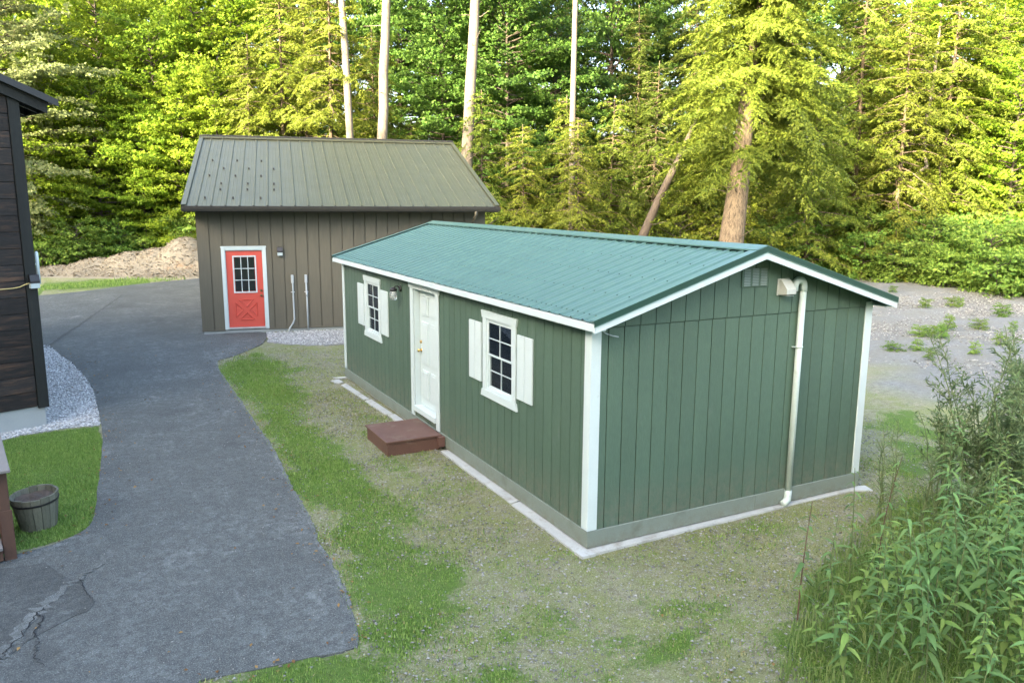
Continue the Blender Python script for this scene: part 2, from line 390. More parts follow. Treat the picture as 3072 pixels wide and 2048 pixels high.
drive = gpoly(DRIVE_PX) + [(left_house[0]-2.5, left_house[1]+.6), (left_house[0]-2.2, left_house[1]+6), (-14.0, 18.5), (-22, 17.5), (-22, 21.5)] + far_edge + [(2.0, 32.0), (2.0, 14.4)] + gpoly(DRIVE_PX2) + [(-6.3, -3.3), (-10, -4.5), (-14, 0.5), (-8.2, 2.6)]
# finer, slightly uneven outline
def roughen(poly, step, amp, seed):
    out = []; n = len(poly); s = 0
    for i in range(n):
        (x1, y1), (x2, y2) = poly[i], poly[(i+1) % n]; L = math.hypot(x2-x1, y2-y1); k = max(1, int(L/step))
        for j in range(k):
            t = j/k; x = x1+(x2-x1)*t; y = y1+(y2-y1)*t
            a = (float(fbm(np.array([x]), np.array([y]), .5, seed)[0])-.5)*2*amp
            out.append((x-(y2-y1)/max(L, 1e-6)*a, y+(x2-x1)/max(L, 1e-6)*a))
    return out
def smooth_poly(poly):
    n = len(poly); out = []
    for i in range(n):
        (x0, y0), (x1, y1) = poly[i], poly[(i+1) % n]
        out += [(x0*.75+x1*.25, y0*.75+y1*.25), (x0*.25+x1*.75, y0*.25+y1*.75)]
    return out
drive_s = smooth_poly(drive)
drive_r = roughen(drive_s, .22, .035, 5)
bed_house = gpoly([(147, 1037), (192, 1073), (223, 1095), (259, 1135), (281, 1171), (292, 1216), (301, 1269), (300, 1276), (240, 1280), (148, 1292), (60, 1306), (0, 1322)]) + [(-7.5, 7.3), (-5.9, 8.2), (-7.0, 11.5), (left_house[0]-.5, left_house[1]+.2)]
bed_garage = gpoly([(797, 997), (803, 1012), (800, 1024), (860, 1032), (950, 1036), (1030, 1030)]) + [(2.6, 11.6), (6.0, 11.3), (6.0, 13.2)]
isl_grass = gpoly([(0, 1326), (60, 1310), (150, 1296), (296, 1280), (304, 1330), (300, 1400), (290, 1500), (281, 1562), (259, 1586), (201, 1612), (134, 1636), (49, 1655), (0, 1668)]) + [(-8, 2.7), (-8, 6.9)]
lawn = gpoly([(652, 1088), (720, 1068), (860, 1080), (900, 1150), (935, 1260), (1000, 1340), (1080, 1400), (1150, 1480), (1240, 1600), (1340, 1680), (1400, 1760), (1410, 1860), (1380, 1940), (1250, 2048), (1150, 2200), (700, 2200), (540, 2060), (893, 1984), (1040, 1962), (1080, 1935), (1076, 1875), (1051, 1815), (1022, 1752), (987, 1676), (951, 1626), (933, 1565), (906, 1512), (844, 1396), (768, 1270), (688, 1150)])
patch_px = [[(700, 1060), (860, 1075), (900, 1110), (760, 1130), (670, 1100)], [(1880, 1800), (2080, 1770), (2260, 1800), (2320, 1960), (2150, 2048), (1800, 2048), (1860, 1900)], [(1440, 1800), (1620, 1850), (1580, 2048), (1420, 2048)], [(2620, 1180), (2720, 1190), (2900, 1300), (2820, 1460), (2640, 1440)], [(1160, 1340), (1330, 1420), (1300, 1480), (1150, 1440)]]
patches = [gpoly(q) for q in patch_px]
far_lawn = gpoly([(110, 886), (268, 869), (402, 851), (560, 838), (520, 826), (400, 832), (120, 860)])
weeds_area = gpoly([(2330, 2048), (2370, 1880), (2420, 1760), (2520, 1640), (2620, 1560), (2760, 1500), (3072, 1470)]) + [(7.5, -2.4), (6.0, -5.5), (1.6, -5.5)]
gravel_area = gpoly([(2600, 1100), (2640, 1160), (2800, 1200), (3072, 1260), (3300, 1300)]) + [(30, 4), (30, 15), (26, 19), (17, 20), (8.2, 13.5), (7.5, 6)]

# ================================================================== GROUND
def axis(lo, hi, step, far):
    a = list(np.arange(lo, hi+1e-6, step)); s = step; x = hi
    while x < far: s *= 1.25; x += s; a.append(x)
    s = step; x = lo; b = []
    while x > -far: s *= 1.25; x -= s; b.append(x)
    return np.array(b[::-1]+a)
gx = axis(-9, 9, .11, 420); gy = axis(-5.5, 14.5, .11, 420)
X, Y = np.meshgrid(gx, gy, indexing='ij'); x, y = X.ravel(), Y.ravel()
near = (np.abs(x) < 40) & (np.abs(y) < 45)
def grassiness(x, y):
    d = np.zeros(x.shape)
    for poly, soft in ((lawn, .9), (isl_grass, .25)):
        s = dist_poly(x, y, poly); ins = inpoly(x, y, poly); sd = np.where(ins, s, -s)
        d = np.maximum(d, np.clip(.5+sd/soft, 0, 1))
    dens = d*1.3 - ((fbm(x, y, 1.1, 31)-.32)*1.25+(fbm(x, y, .28, 33)-.45)*.9)*np.where(d > 0, 1, 0)*np.where(inpoly(x, y, isl_grass), .4, 1)
    for q in patches:
        s = dist_poly(x, y, q); sd = np.where(inpoly(x, y, q), s, -s)
        dens = np.maximum(dens, np.clip(.45+sd/1.1, 0, 1)*1.0-(fbm(x, y, .5, 41)-.33)*1.7)
    s = dist_poly(x, y, weeds_area); sd = np.where(inpoly(x, y, weeds_area), s, -s)
    dens = np.maximum(dens, np.clip(.45+sd/.7, 0, 1)*.9-(fbm(x, y, .6, 43)-.45)*1.0)
    dens = np.maximum(dens, np.clip((fbm(x, y, .45, 51)-.50)*1.5, 0, .5)*np.clip(2.6-y*.2, .25, 1))       # stray tufts
    return np.clip(dens, 0, 1)
gr = np.zeros(len(x)); gv = np.zeros(len(x)); fo = np.zeros(len(x))
gr[near] = grassiness(x[near], y[near])
s = dist_poly(x[near], y[near], gravel_area); sd = np.where(inpoly(x[near], y[near], gravel_area), s, -s)
gv[near] = np.clip(.5+sd/1.6+(fbm(x[near], y[near], 1.6, 61)-.5)*1.4, 0, 1)
s = dist_poly(x[near], y[near], far_lawn); gr[near] = np.maximum(gr[near], np.where(inpoly(x[near], y[near], far_lawn), .9, 0))
depth = (x-CAM[0])*AX_F[0]+(y-CAM[1])*AX_F[1]
fo = np.clip((depth-37+(vnoise(x, y, 3, 7)-.5)*4)/3, 0, 1)
z = hgt(x, y)+(fbm(x, y, .8, 3)-.5)*.035*np.clip(1-np.hypot(x, y)/60, 0, 1)+gv*(fbm(x, y, 2.2, 9)-.45)*.30*np.clip((x-6)/3, 0, 1)
ins = np.zeros(len(x), bool); ins[near] = inpoly(x[near], y[near], drive_r)
ins[near] &= dist_poly(x[near], y[near], drive_r) > .06
z = np.where(ins, z-.05, z)
for bp in (bed_house, bed_garage):
    i2 = np.zeros(len(x), bool); i2[near] = inpoly(x[near], y[near], bp); z = np.where(i2, hgt(x, y)-.05, z)
nx, ny = len(gx), len(gy); ii = np.arange(nx*ny).reshape(nx, ny)
F = np.stack([ii[:-1, :-1], ii[1:, :-1], ii[1:, 1:], ii[:-1, 1:]], -1).reshape(-1, 4)
me = mesh_np('ground', np.stack([x, y, z], -1), F, m_ground)
ca_ = me.attributes.new('zone', 'FLOAT_COLOR', 'POINT')
ca_.data.foreach_set('color', np.stack([gr, gv, fo, np.ones(len(x))], -1).astype(np.float32).ravel())
me.polygons.foreach_set('use_smooth', [True]*len(me.polygons))
ob('ground', me, kind='structure', label='yard ground of packed gravel, moss and thin grass')

def sheet(name, poly, off, mat, cell=.6, skirt=.08, **kw):
    bm = bmesh.new(); vs = [bm.verts.new((px, py, 0)) for px, py in poly]
    f = bm.faces.new(vs); bmesh.ops.triangulate(bm, faces=[f])
    xs = [q[0] for q in poly]; ys = [q[1] for q in poly]
    for ax, lo, hi in ((0, min(xs), max(xs)), (1, max(min(ys), 8.9), min(max(ys), 14))):
        if ax == 0: continue
        v = lo
        while v < hi:
            no = (1, 0, 0) if ax == 0 else (0, 1, 0); co = (v, 0, 0) if ax == 0 else (0, v, 0)
            bmesh.ops.bisect_plane(bm, geom=bm.verts[:]+bm.edges[:]+bm.faces[:], plane_co=co, plane_no=no); v += cell
    for v in bm.verts: v.co.z = float(hgt(v.co.x, v.co.y))+off
    bmesh.ops.recalc_face_normals(bm, faces=bm.faces)
    if sum(f.normal.z for f in bm.faces) < 0: bmesh.ops.reverse_faces(bm, faces=bm.faces)
    be = [e for e in bm.edges if e.is_boundary]; r = bmesh.ops.extrude_edge_only(bm, edges=be)
    for v in [g for g in r['geom'] if isinstance(g, bmesh.types.BMVert)]: v.co.z -= skirt
    me = bpy.data.meshes.new(name); bm.to_mesh(me); bm.free(); me.materials.append(mat); return ob(name, me, **kw)
road = sheet('driveway', drive_r, .012, m_asph, kind='structure', label='grey asphalt driveway curving between the house and the garage')
# sealed patch, crumbled band, cracks and joint on the asphalt
def c7(a, b): return gpt(a*.4464, 1348+b*.4464)
patch_poly = roughen([c7(-120, 820), c7(120, 800), c7(300, 770), c7(400, 830), c7(480, 880), c7(545, 900), c7(580, 960), c7(640, 1030), c7(600, 1090), c7(500, 1130), c7(330, 1220), c7(180, 1300), c7(60, 1400), c7(-120, 1480)], .12, .02, 9)
ob_p = sheet('sealed_patch', patch_poly, .017, m_patch, skirt=.004); ob_p.parent = road
def ribbon(name, line, widths, off, mat, amp=.02, seed=1, sub=8):
    pts = []
    for (a, b), wa, wb in zip(zip(line, line[1:]), widths, widths[1:]):
        for j in range(sub):
            t = j/sub; pts.append((a[0]+(b[0]-a[0])*t, a[1]+(b[1]-a[1])*t, wa+(wb-wa)*t))
    pts.append((*line[-1], widths[-1])); rr = random.Random(seed); V = []; F = []
    for i, (px, py, wd) in enumerate(pts):
        q = pts[min(i+1, len(pts)-1)]; o_ = pts[max(i-1, 0)]; dx, dy = q[0]-o_[0], q[1]-o_[1]; L = math.hypot(dx, dy)+1e-9
        nx_, ny_ = -dy/L, dx/L; sft = rr.uniform(-amp, amp)
        l_ = wd*rr.uniform(.45, 1.1)/2; r_ = wd*rr.uniform(.45, 1.1)/2
        for k in (sft-l_, sft+r_):
            xx, yy = px+nx_*k, py+ny_*k; V.append((xx, yy, float(hgt(xx, yy))+off))
        if i: F.append([2*i-2, 2*i, 2*i+1, 2*i-1])
    o = ob(name, mesh(name, V, F, mat), road); return o
band = [c7(-60, 1440), c7(20, 1390), c7(130, 1270), c7(240, 1110), c7(330, 1040), c7(440, 930), c7(540, 870), c7(600, 820), c7(760, 740)]
ribbon('crumbled_band', band, [.08, .12, .10, .17, .15, .08, .07, .04, .01], .021, m_crumb, .05, 3)
ribbon('crack', [c7(-10, 1430), c7(60, 1360), c7(140, 1270), c7(240, 1120), c7(340, 1050)], [.012, .016, .014, .016, .006], .025, m_crack, .025, 4)
ribbon('crack', [c7(240, 1120), c7(285, 1130), c7(245, 1240), c7(250, 1320), c7(235, 1400), c7(300, 1480)], [.016, .02, .016, .012, .012, .004], .025, m_crack, .02, 5)
ribbon('crack', [c7(500, 880), c7(545, 890), c7(570, 960), c7(635, 1030)], [.006, .012, .01, .004], .025, m_crack, .012, 6)
def c4(a, b): return gpt(a*.4464, 680+b*.4464)
redge = gpoly([(650, 1086), (656, 1109), (688, 1158), (723, 1207), (768, 1278), (804, 1327), (844, 1402), (875, 1469), (906, 1518), (933, 1571), (951, 1634), (987, 1683), (1022, 1759), (1051, 1821)])
ribbon('dusty_edge', redge, [.03, .04, .05, .05, .05, .06, .06, .06, .06, .06, .06, .06, .06, .05], .0165, m_crumb, .012, 12, 9)
ribbon('paving_joint', [c4(335, 797), c4(430, 730), c4(540, 660), c4(650, 580), c4(740, 520), c4(825, 460)], [.10, .10, .09, .09, .08, .06], .019, m_patch, .02, 7, 14)

# ------------------------------------------------------------------ loose stones, grass, chips (stuff)
def stones(name, poly, n, smin, smax, mat, off, seed, dens=None, flat=.6, **kw):
    r = np.random.RandomState(seed); P = np.array(poly); lo, hi = P.min(0), P.max(0); pts = np.zeros((0, 2))
    while len(pts) < n:
        q = lo+(hi-lo)*r.rand(n*2, 2); k = inpoly(q[:, 0], q[:, 1], poly)
        if dens is not None: k &= r.rand(len(q)) < dens(q[:, 0], q[:, 1])
        pts = np.vstack([pts, q[k]])
    pts = pts[:n]; base = np.array([[1, 0, 0], [-.3, .9, 0], [-.6, -.8, .1], [.1, .1, .8], [0, 0, -.5]])
    Fb = np.array([[0, 1, 3], [1, 2, 3], [2, 0, 3], [1, 0, 4], [2, 1, 4], [0, 2, 4]])
    s = (smin+(smax-smin)*r.rand(n)**2)/2; V = base[None]*s[:, None, None]*(.7+.6*r.rand(n, 5, 3)); V[:, :, 2] *= flat
    a = r.rand(n)*6.283; c, sn = np.cos(a), np.sin(a); vx = V[:, :, 0]*c[:, None]-V[:, :, 1]*sn[:, None]; vy = V[:, :, 0]*sn[:, None]+V[:, :, 1]*c[:, None]
    V[:, :, 0], V[:, :, 1] = vx, vy
    zz = hgt(pts[:, 0], pts[:, 1]); V[:, :, 0] += pts[:, :1]; V[:, :, 1] += pts[:, 1:2]; V[:, :, 2] += (zz+off+s*.15)[:, None]
    F = (Fb[None]+np.arange(n)[:, None, None]*5).reshape(-1, 3)
    return ob(name, mesh_np(name, V.reshape(-1, 3), F, mat), kind='stuff', **kw)
sheet('stone_bed', roughen(bed_house, .2, .03, 8), -.006, m_bed, kind='structure', label='bed of white crushed stone beside the dark house')
sheet('stone_bed', roughen(bed_garage, .2, .05, 8), -.006, m_bed, kind='structure', label='bed of white crushed stone along the garage foundation')
stones('crushed_stone', bed_house, 17000, .03, .075, m_stone, 0, 1, label='white crushed stone heaped along the dark house wall')
stones('crushed_stone', bed_garage, 9000, .03, .08, m_stone, 0, 2, label='white crushed stone along the brown garage foundation')
yard = [(-4.8, -3.6), (7.5, -4.5), (7.5, 9), (3, 11.5), (-3.5, 12.4), (-4.0, 8)]
def ydens(px, py):
    k = inpoly(px, py, drive_r) | ((px > -.02) & (px < 4.3) & (py > -.02) & (py < 9.52))
    return np.where(k, 0, np.clip(1.1-grassiness(px, py), 0, 1))
stones('pebbles', yard, 42000, .008, .05, m_pebble, .003, 3, ydens, label='small loose pebbles scattered over the yard ground')
stones('pebbles', gravel_area, 30000, .03, .10, m_pebble, .0, 6, lambda a, b: np.clip(vnoise(a, b, 2, 3)*1.3, 0, 1), .75, label='loose grey stones on the gravel lot behind the shed')

def blades(name, poly, n, lmin, lmax, wd, mat, dens, seed, lean=.6, **kw):
    r = np.random.RandomState(seed); P = np.array(poly); lo, hi = P.min(0), P.max(0); q = lo+(hi-lo)*r.rand(n, 2)
    q = q[inpoly(q[:, 0], q[:, 1], poly)]; q = q[r.rand(len(q)) < dens(q[:, 0], q[:, 1])]; n = len(q)
    L = lmin+(lmax-lmin)*r.rand(n)**1.5; a = r.rand(n)*6.283; le = lean*r.rand(n)
    dx, dy = np.cos(a), np.sin(a); z0 = hgt(q[:, 0], q[:, 1])-.012; wv = wd*(.6+.8*r.rand(n))/2
    base = np.stack([q[:, 0], q[:, 1], z0], -1); side = np.stack([-dy, dx, np.zeros(n)], -1)*wv[:, None]
    mid = base+np.stack([dx*le*.25*L, dy*le*.25*L, L*.62], -1)
    tip = base+np.stack([dx*le*L, dy*le*L, L*(1-.35*le)], -1)
    if lean < .7:
        V = np.stack([base-side, base+side, tip], 1).reshape(-1, 3); F4 = np.arange(n*3).reshape(-1, 3)
    else:
        V = np.stack([base-side, base+side, mid+side*.8, tip+side*.1, tip-side*.1, mid-side*.8], 1).reshape(-1, 3); k = np.arange(n)*6
        F4 = np.concatenate([np.stack([k, k+1, k+2, k+5], -1), np.stack([k+5, k+2, k+3, k+4], -1)])
    return ob(name, mesh_np(name, V, F4, mat), kind='stuff', **kw)
def nodrive(px, py):
    a = inpoly(px, py, drive_s); k = np.where(a)[0]
    if len(k): a[k] = dist_poly(px[k], py[k], drive_s) > .03
    return ~a & ~((px > -.18) & (px < 4.5) & (py > -.18) & (py < 9.7))
def d_lawn(px, py):
    g = grassiness(px, py)**1.3; k = np.where(g > .004)[0]; g[k] *= nodrive(px[k], py[k]); return g
LAWN_BOX = gpoly([(640, 1080), (680, 1160), (800, 1330), (925, 1570), (1010, 1760), (1060, 1900), (1060, 1960), (540, 2060)])+[(-5.5, -4.2), (5.5, -4.2), (5.5, 1.5), (-.1, 5), (-.2, 12.3), (-2.4, 12.8)]
blades('lawn_grass', LAWN_BOX, 1000000, .02, .06, .016, m_grass, d_lawn, 11, label='patchy green lawn grass along the driveway edge')
blades('lawn_grass', isl_grass, 130000, .02, .06, .016, m_grass, lambda a, b: .9*nodrive(a, b), 12, label='green grass island between the driveway and the dark house')
blades('dry_grass', LAWN_BOX, 260000, .012, .045, .010, m_dry, lambda a, b: nodrive(a, b)*np.clip(.35+2.6*(fbm(a, b, .7, 77)-.42), 0.04, 1), 13, .9, label='short dry grass and moss over the gravel ground')
blades('tall_grass', weeds_area, 24000, .07, .26, .010, m_tgrass, lambda a, b: nodrive(a, b)*np.clip(1.4-1.2*fbm(a, b, .7, 88), 0, 1), 14, 1.1, label='long unmown grass under the weeds beside the yard')
blades('lawn_grass', [(-14, 26), (2, 30.5), (1, 34), (-14, 33)], 26000, .06, .16, .03, m_grass, lambda a, b: inpoly(a, b, far_lawn)*.9, 15, label='strip of grass between driveway and chip mound')
blades('tall_grass', [(4.6, .3), (9, .3), (9, 7.5), (4.6, 8)], 120000, .03, .09, .009, m_grass, lambda a, b: np.clip(fbm(a, b, 1.2, 17)*2.4-1.0, 0, 1)*inpoly(a, b, patches[3]), 16, label='grass patch growing beside the far shed corner')

m_litter = leafmat('fallen_leaf', (.14, .075, .035), (.30, .20, .08), .1, 0, .9)
def litter(n, seed):
    r = np.random.RandomState(seed); q = np.array([-7.5, -4.0])+np.array([13.0, 19.5])*r.rand(n*30, 2); dd = dist_poly(q[:, 0], q[:, 1], drive_r)
    k = (r.rand(len(q)) < np.exp(-dd/.12)*.35+.012) & ~((q[:, 0] > -.2) & (q[:, 0] < 4.5) & (q[:, 1] > -.2) & (q[:, 1] < 9.7)) & (q[:, 1] < 14.2); q = q[k][:n]; n = len(q)
    on = inpoly(q[:, 0], q[:, 1], drive_r); zz = hgt(q[:, 0], q[:, 1])+np.where(on, .022, .012); a = r.rand(n)*6.28; L = .02+.035*r.rand(n); tl = r.randn(n)*.25
    D = np.stack([np.cos(a), np.sin(a), tl], -1); S_ = np.stack([-np.sin(a), np.cos(a), r.randn(n)*.25], -1); P = np.stack([q[:, 0], q[:, 1], zz], -1)
    V = np.stack([P, P+D*L[:, None]*.5+S_*L[:, None]*.3+np.array([0, 0, .006]), P+D*L[:, None], P+D*L[:, None]*.5-S_*L[:, None]*.3+np.array([0, 0, .006])], 1).reshape(-1, 3)
    ob('leaf_litter', mesh_np('leaf_litter', V, np.arange(n*4).reshape(-1, 4), m_litter), kind='stuff', label='fallen brown leaves along the driveway edges')
litter(1500, 5)
stones('grit', [(px_, py_) for px_, py_ in smooth_poly(gpoly([(0, 1690), (280, 1590), (310, 1380), (300, 1260), (150, 1045), (600, 1010), (795, 1020), (655, 1095), (700, 1180), (850, 1420), (950, 1640), (1070, 1930), (560, 2045), (0, 2045)]))], 2600, .006, .022, m_pebble, .020, 9, lambda a, b: np.exp(-dist_poly(a, b, drive_r)/.25)+.05, label='fine grit scattered on the asphalt')
# ================================================================== GREEN SHED
W, L, HS, SEAM = 4.27, 9.49, .195, 2.445
HE, HR, OV, GO = 2.556, 3.25, .155, .272
SL = (HR-HE)/(W/2+OV)
def roofz(px): return HR-SL*abs(px-W/2)
shed = thing('green_shed', 'long green board shed with teal metal roof and white trim', 'shed', (0, 0, 0))
DOOR = (4.34, 5.30, .36, 2.345)
WINS = [2.165, 7.505]
holes = [DOOR]+[(c-.36, c+.36, 1.25, 2.21) for c in WINS]
walls = []
for a, b, s, e in minus(0.02, L-.02, .1, 2.47, holes): walls.append(cbox(.012, .09, a, b, s, e, 0.0005))
wv, wf = join(walls); wall = ob('front_wall', mesh('front_wall', wv, wf, m_green), shed)
wall2 = prism('end_wall', shed, [(.02, .1), (W-.02, .1), (W-.02, roofz(W)-.06), (W/2, HR-.07), (.02, roofz(0)-.06)], 1, .014, .09, m_green)
wall3 = prism('end_wall', shed, [(.02, .1), (W-.02, .1), (W-.02, roofz(W)-.06), (W/2, HR-.07), (.02, roofz(0)-.06)], 1, L-.09, L-.014, m_green)
wall4 = box('rear_wall', shed, W-.09, W-.014, .02, L-.02, .1, 2.47, m_green)
box('floor', shed, .1, W-.1, .1, L-.1, .1, .2, m_inter); box('room_lining', shed, 1.6, 1.64, .1, L-.1, .2, 2.45, m_inter)
GW = L/47; gap = .005
for i in range(47):
    y0, y1 = i*GW+gap, (i+1)*GW-gap
    for a, b, s, e in minus(y0, y1, HS-.03, 2.47, holes):
        if b-a > .015: box('siding_board', wall, -.004, .011, a, b, s, e, m_green, .002)
    box('siding_board', wall4, W-.013, W+.004, y0, y1, HS-.03, 2.47, m_green, .002)
EW = W/21
bmesh_end = mesh('siding_board', *cbox(-EW/2+gap, EW/2-gap, -.004, .013, HS-.03, SEAM-.007, .002), m_green)
for i in range(21):
    c = (i+.5)*EW
    ob('siding_board', bmesh_end, wall2, (c, 0, 0)); ob('siding_board', bmesh_end, wall3, (c, L-.009, 0))
    x0, x1 = i*EW+gap, (i+1)*EW-gap
    if x0 < W/2 < x1: poly = [(x0, SEAM+.004), (x1, SEAM+.004), (x1, roofz(x1)-.07), (W/2, HR-.07), (x0, roofz(x0)-.07)]
    else: poly = [(x0, SEAM+.004), (x1, SEAM+.004), (x1, roofz(x1)-.07), (x0, roofz(x0)-.07)]
    if min(poly[2][1], poly[-1][1]) > SEAM+.01:
        prism('gable_board', wall2, poly, 1, -.016, .013, m_green); prism('gable_board', wall3, poly, 1, L-.013, L+.010, m_green)
# skirt boards with butt joints, slab
for a, b in ((-.03, 1.205), (1.208, 3.64), (3.643, 6.08), (6.083, L+.03)): box('skirt_board', shed, -.030, -.006, a, b, .004, HS, m_skirt, .004)
for a, b in ((-.006, 2.435), (2.438, W+.03)): box('skirt_board', shed, a, b, -.030, -.006, .004, HS, m_skirt, .004)
box('skirt_board', shed, -.006, W+.03, L+.006, L+.03, .004, HS, m_skirt); box('skirt_board', shed, W+.006, W+.03, -.006, L+.006, .004, HS, m_skirt)
slab = box('slab', shed, 0, W+.06, 0, L+.06, -.2, -.004, m_conc, .01)
def slabpiece(poly):
    v, f = prism_vf(roughen(poly, .16, .012, 14), 2, -.2, -.006); ob('slab_edge', mesh('slab_edge', v, f, m_conc), slab)
slabpiece([(-.17, -.16), (-.004, -.16), (-.004, 1.55), (-.165, 1.5)]); slabpiece([(-.16, 1.54), (-.004, 1.58), (-.004, 3.9), (-.14, 3.9), (-.155, 2.8)])
slabpiece([(-.21, 5.2), (-.05, 5.15), (-.06, 6.2), (-.19, 6.25)]); slabpiece([(-.22, 6.3), (-.09, 6.25), (-.12, 7.4), (-.26, 7.35)]); slabpiece([(-.25, 7.45), (-.14, 7.45), (-.19, 8.9), (-.31, 8.8)]); slabpiece([(-.33, 8.95), (-.2, 9.05), (-.22, 9.35), (-.40, 9.3)])
slabpiece([(-.20, 9.42), (-.02, 9.42), (-.02, 9.52), (-.28, 9.56)])
slabpiece([(.0, -.14), (1.6, -.12), (3.0, -.10), (4.1, -.09), (4.36, -.22), (4.42, -.05), (4.3, -.004), (0, -.004)])
# corner boards
for (cx_, cy_) in ((0, 0), (W, 0), (0, L), (W, L)):
    sx = -1 if cx_ == 0 else 1; sy = -1 if cy_ == 0 else 1
    xa, xb = sorted((cx_+sx*.028, cx_-sx*.10)); ya, yb = sorted((cy_+sy*.007, cy_+sy*.026))
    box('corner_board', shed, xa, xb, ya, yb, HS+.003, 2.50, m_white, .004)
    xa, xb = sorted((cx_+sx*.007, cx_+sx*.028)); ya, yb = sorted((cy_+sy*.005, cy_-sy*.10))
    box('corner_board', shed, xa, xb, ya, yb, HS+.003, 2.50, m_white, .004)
# roof
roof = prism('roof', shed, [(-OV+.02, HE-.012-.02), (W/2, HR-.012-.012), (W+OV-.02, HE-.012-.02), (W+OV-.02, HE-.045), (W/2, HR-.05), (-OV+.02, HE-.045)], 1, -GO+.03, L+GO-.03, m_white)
slen = math.hypot(W/2+OV+.01, HR-HE); sang = math.atan2(HR-HE, W/2+OV); npan = 44; pw = (L+2*GO)/npan
def ribsheet(pw, slen, rh, rb, rt, mat, minor=2):
    prof = [(0, 0), ((pw-rb)*.0+.0, 0)]
    prof = [(0, rh), (rt/2, rh), (rb/2, 0)]
    flat0, flat1 = rb/2, pw-rb/2
    for k in range(minor):
        c = flat0+(flat1-flat0)*(k+1)/(minor+1); prof += [(c-.014, 0), (c-.007, .0035), (c+.007, .0035), (c+.014, 0)]
    prof += [(pw-rb/2, 0), (pw-rt/2, rh), (pw, rh)]
    V = []; F = []
    for d in (0, slen):
        for a, h_ in prof: V.append((-d, a, h_))       # local: -X runs up? placed by rotation
    n = len(prof)
    for i in range(n-1): F.append([i, i+1, n+i+1, n+i])
    return mesh('roof_panel', V, F, mat)
rp = ribsheet(pw, slen-.012, .019, .05, .022, m_roof, 1)
for i in range(npan):
    ob('roof_panel', rp, roof, (W/2+.0, -GO+i*pw, HR-.009), (0, -sang, 0))
    ob('roof_panel', rp, roof, (W/2-.0, -GO+(i+1)*pw, HR-.009), (0, -sang, math.pi))
for s in (-1, 1):
    q = [(W/2, HR+.034), (W/2+s*.16, HR+.034-SL*.16), (W/2+s*.16, HR+.018-SL*.16), (W/2+s*.157, HR+.018-SL*.16), (W/2+s*.157, HR+.031-SL*.16), (W/2, HR+.031)]
    prism('ridge_cap', roof, q, 1, -GO-.01, L+GO+.01, m_roof)
    for yy, t in ((-GO, -1), (L+GO, 1)):
        e = (W/2+s*(W/2+OV+.01), HR-SL*(W/2+OV+.01))
        a0, a1 = sorted((yy+t*.012, yy+t*.008))
        prism('rake_trim', roof, [(W/2, HR+.022), (e[0], e[1]+.022), (e[0], e[1]-.042), (W/2, HR-.042)], 1, a0, a1, m_rake)
        a0, a1 = sorted((yy+t*.012, yy-t*.10))
        prism('rake_cap', roof, [(W/2, HR+.026), (e[0], e[1]+.026), (e[0], e[1]+.0225), (W/2, HR+.0225)], 1, a0, a1, m_roof)
        a0, a1 = sorted((yy+t*.018, yy-t*.0))
        prism('rake_lip', roof, [(W/2, HR-.040), (e[0], e[1]-.040), (e[0], e[1]-.046), (W/2, HR-.046)], 1, a0, a1, m_roof)
        a0, a1 = sorted((yy+t*.006, yy-t*.022))
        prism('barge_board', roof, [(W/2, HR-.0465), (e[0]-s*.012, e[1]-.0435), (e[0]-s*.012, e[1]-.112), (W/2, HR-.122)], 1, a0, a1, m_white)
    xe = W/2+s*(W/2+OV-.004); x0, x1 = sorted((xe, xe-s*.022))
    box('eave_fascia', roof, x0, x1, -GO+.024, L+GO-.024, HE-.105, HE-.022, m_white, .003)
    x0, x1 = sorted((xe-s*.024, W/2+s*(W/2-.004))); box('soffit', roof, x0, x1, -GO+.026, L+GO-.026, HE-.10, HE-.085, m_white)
sv = []
for i in range(npan):
    for t in (.06, .28, .5, .72, .93):
        for k in (.28, .74) if t in (.06, .93) else (.28,):
            px = -OV+(W/2+OV)*t; pz = HE+SL*(W/2+OV)*t-.003; yy = -GO+(i+k)*pw+.02
            sv.append(cbox(px-.006, px+.006, yy-.006, yy+.006, pz-.004, pz+.007, .001))
v_, f_ = join(sv); ob('roof_screws', mesh('roof_screws', v_, f_, m_rake), roof, kind='stuff')
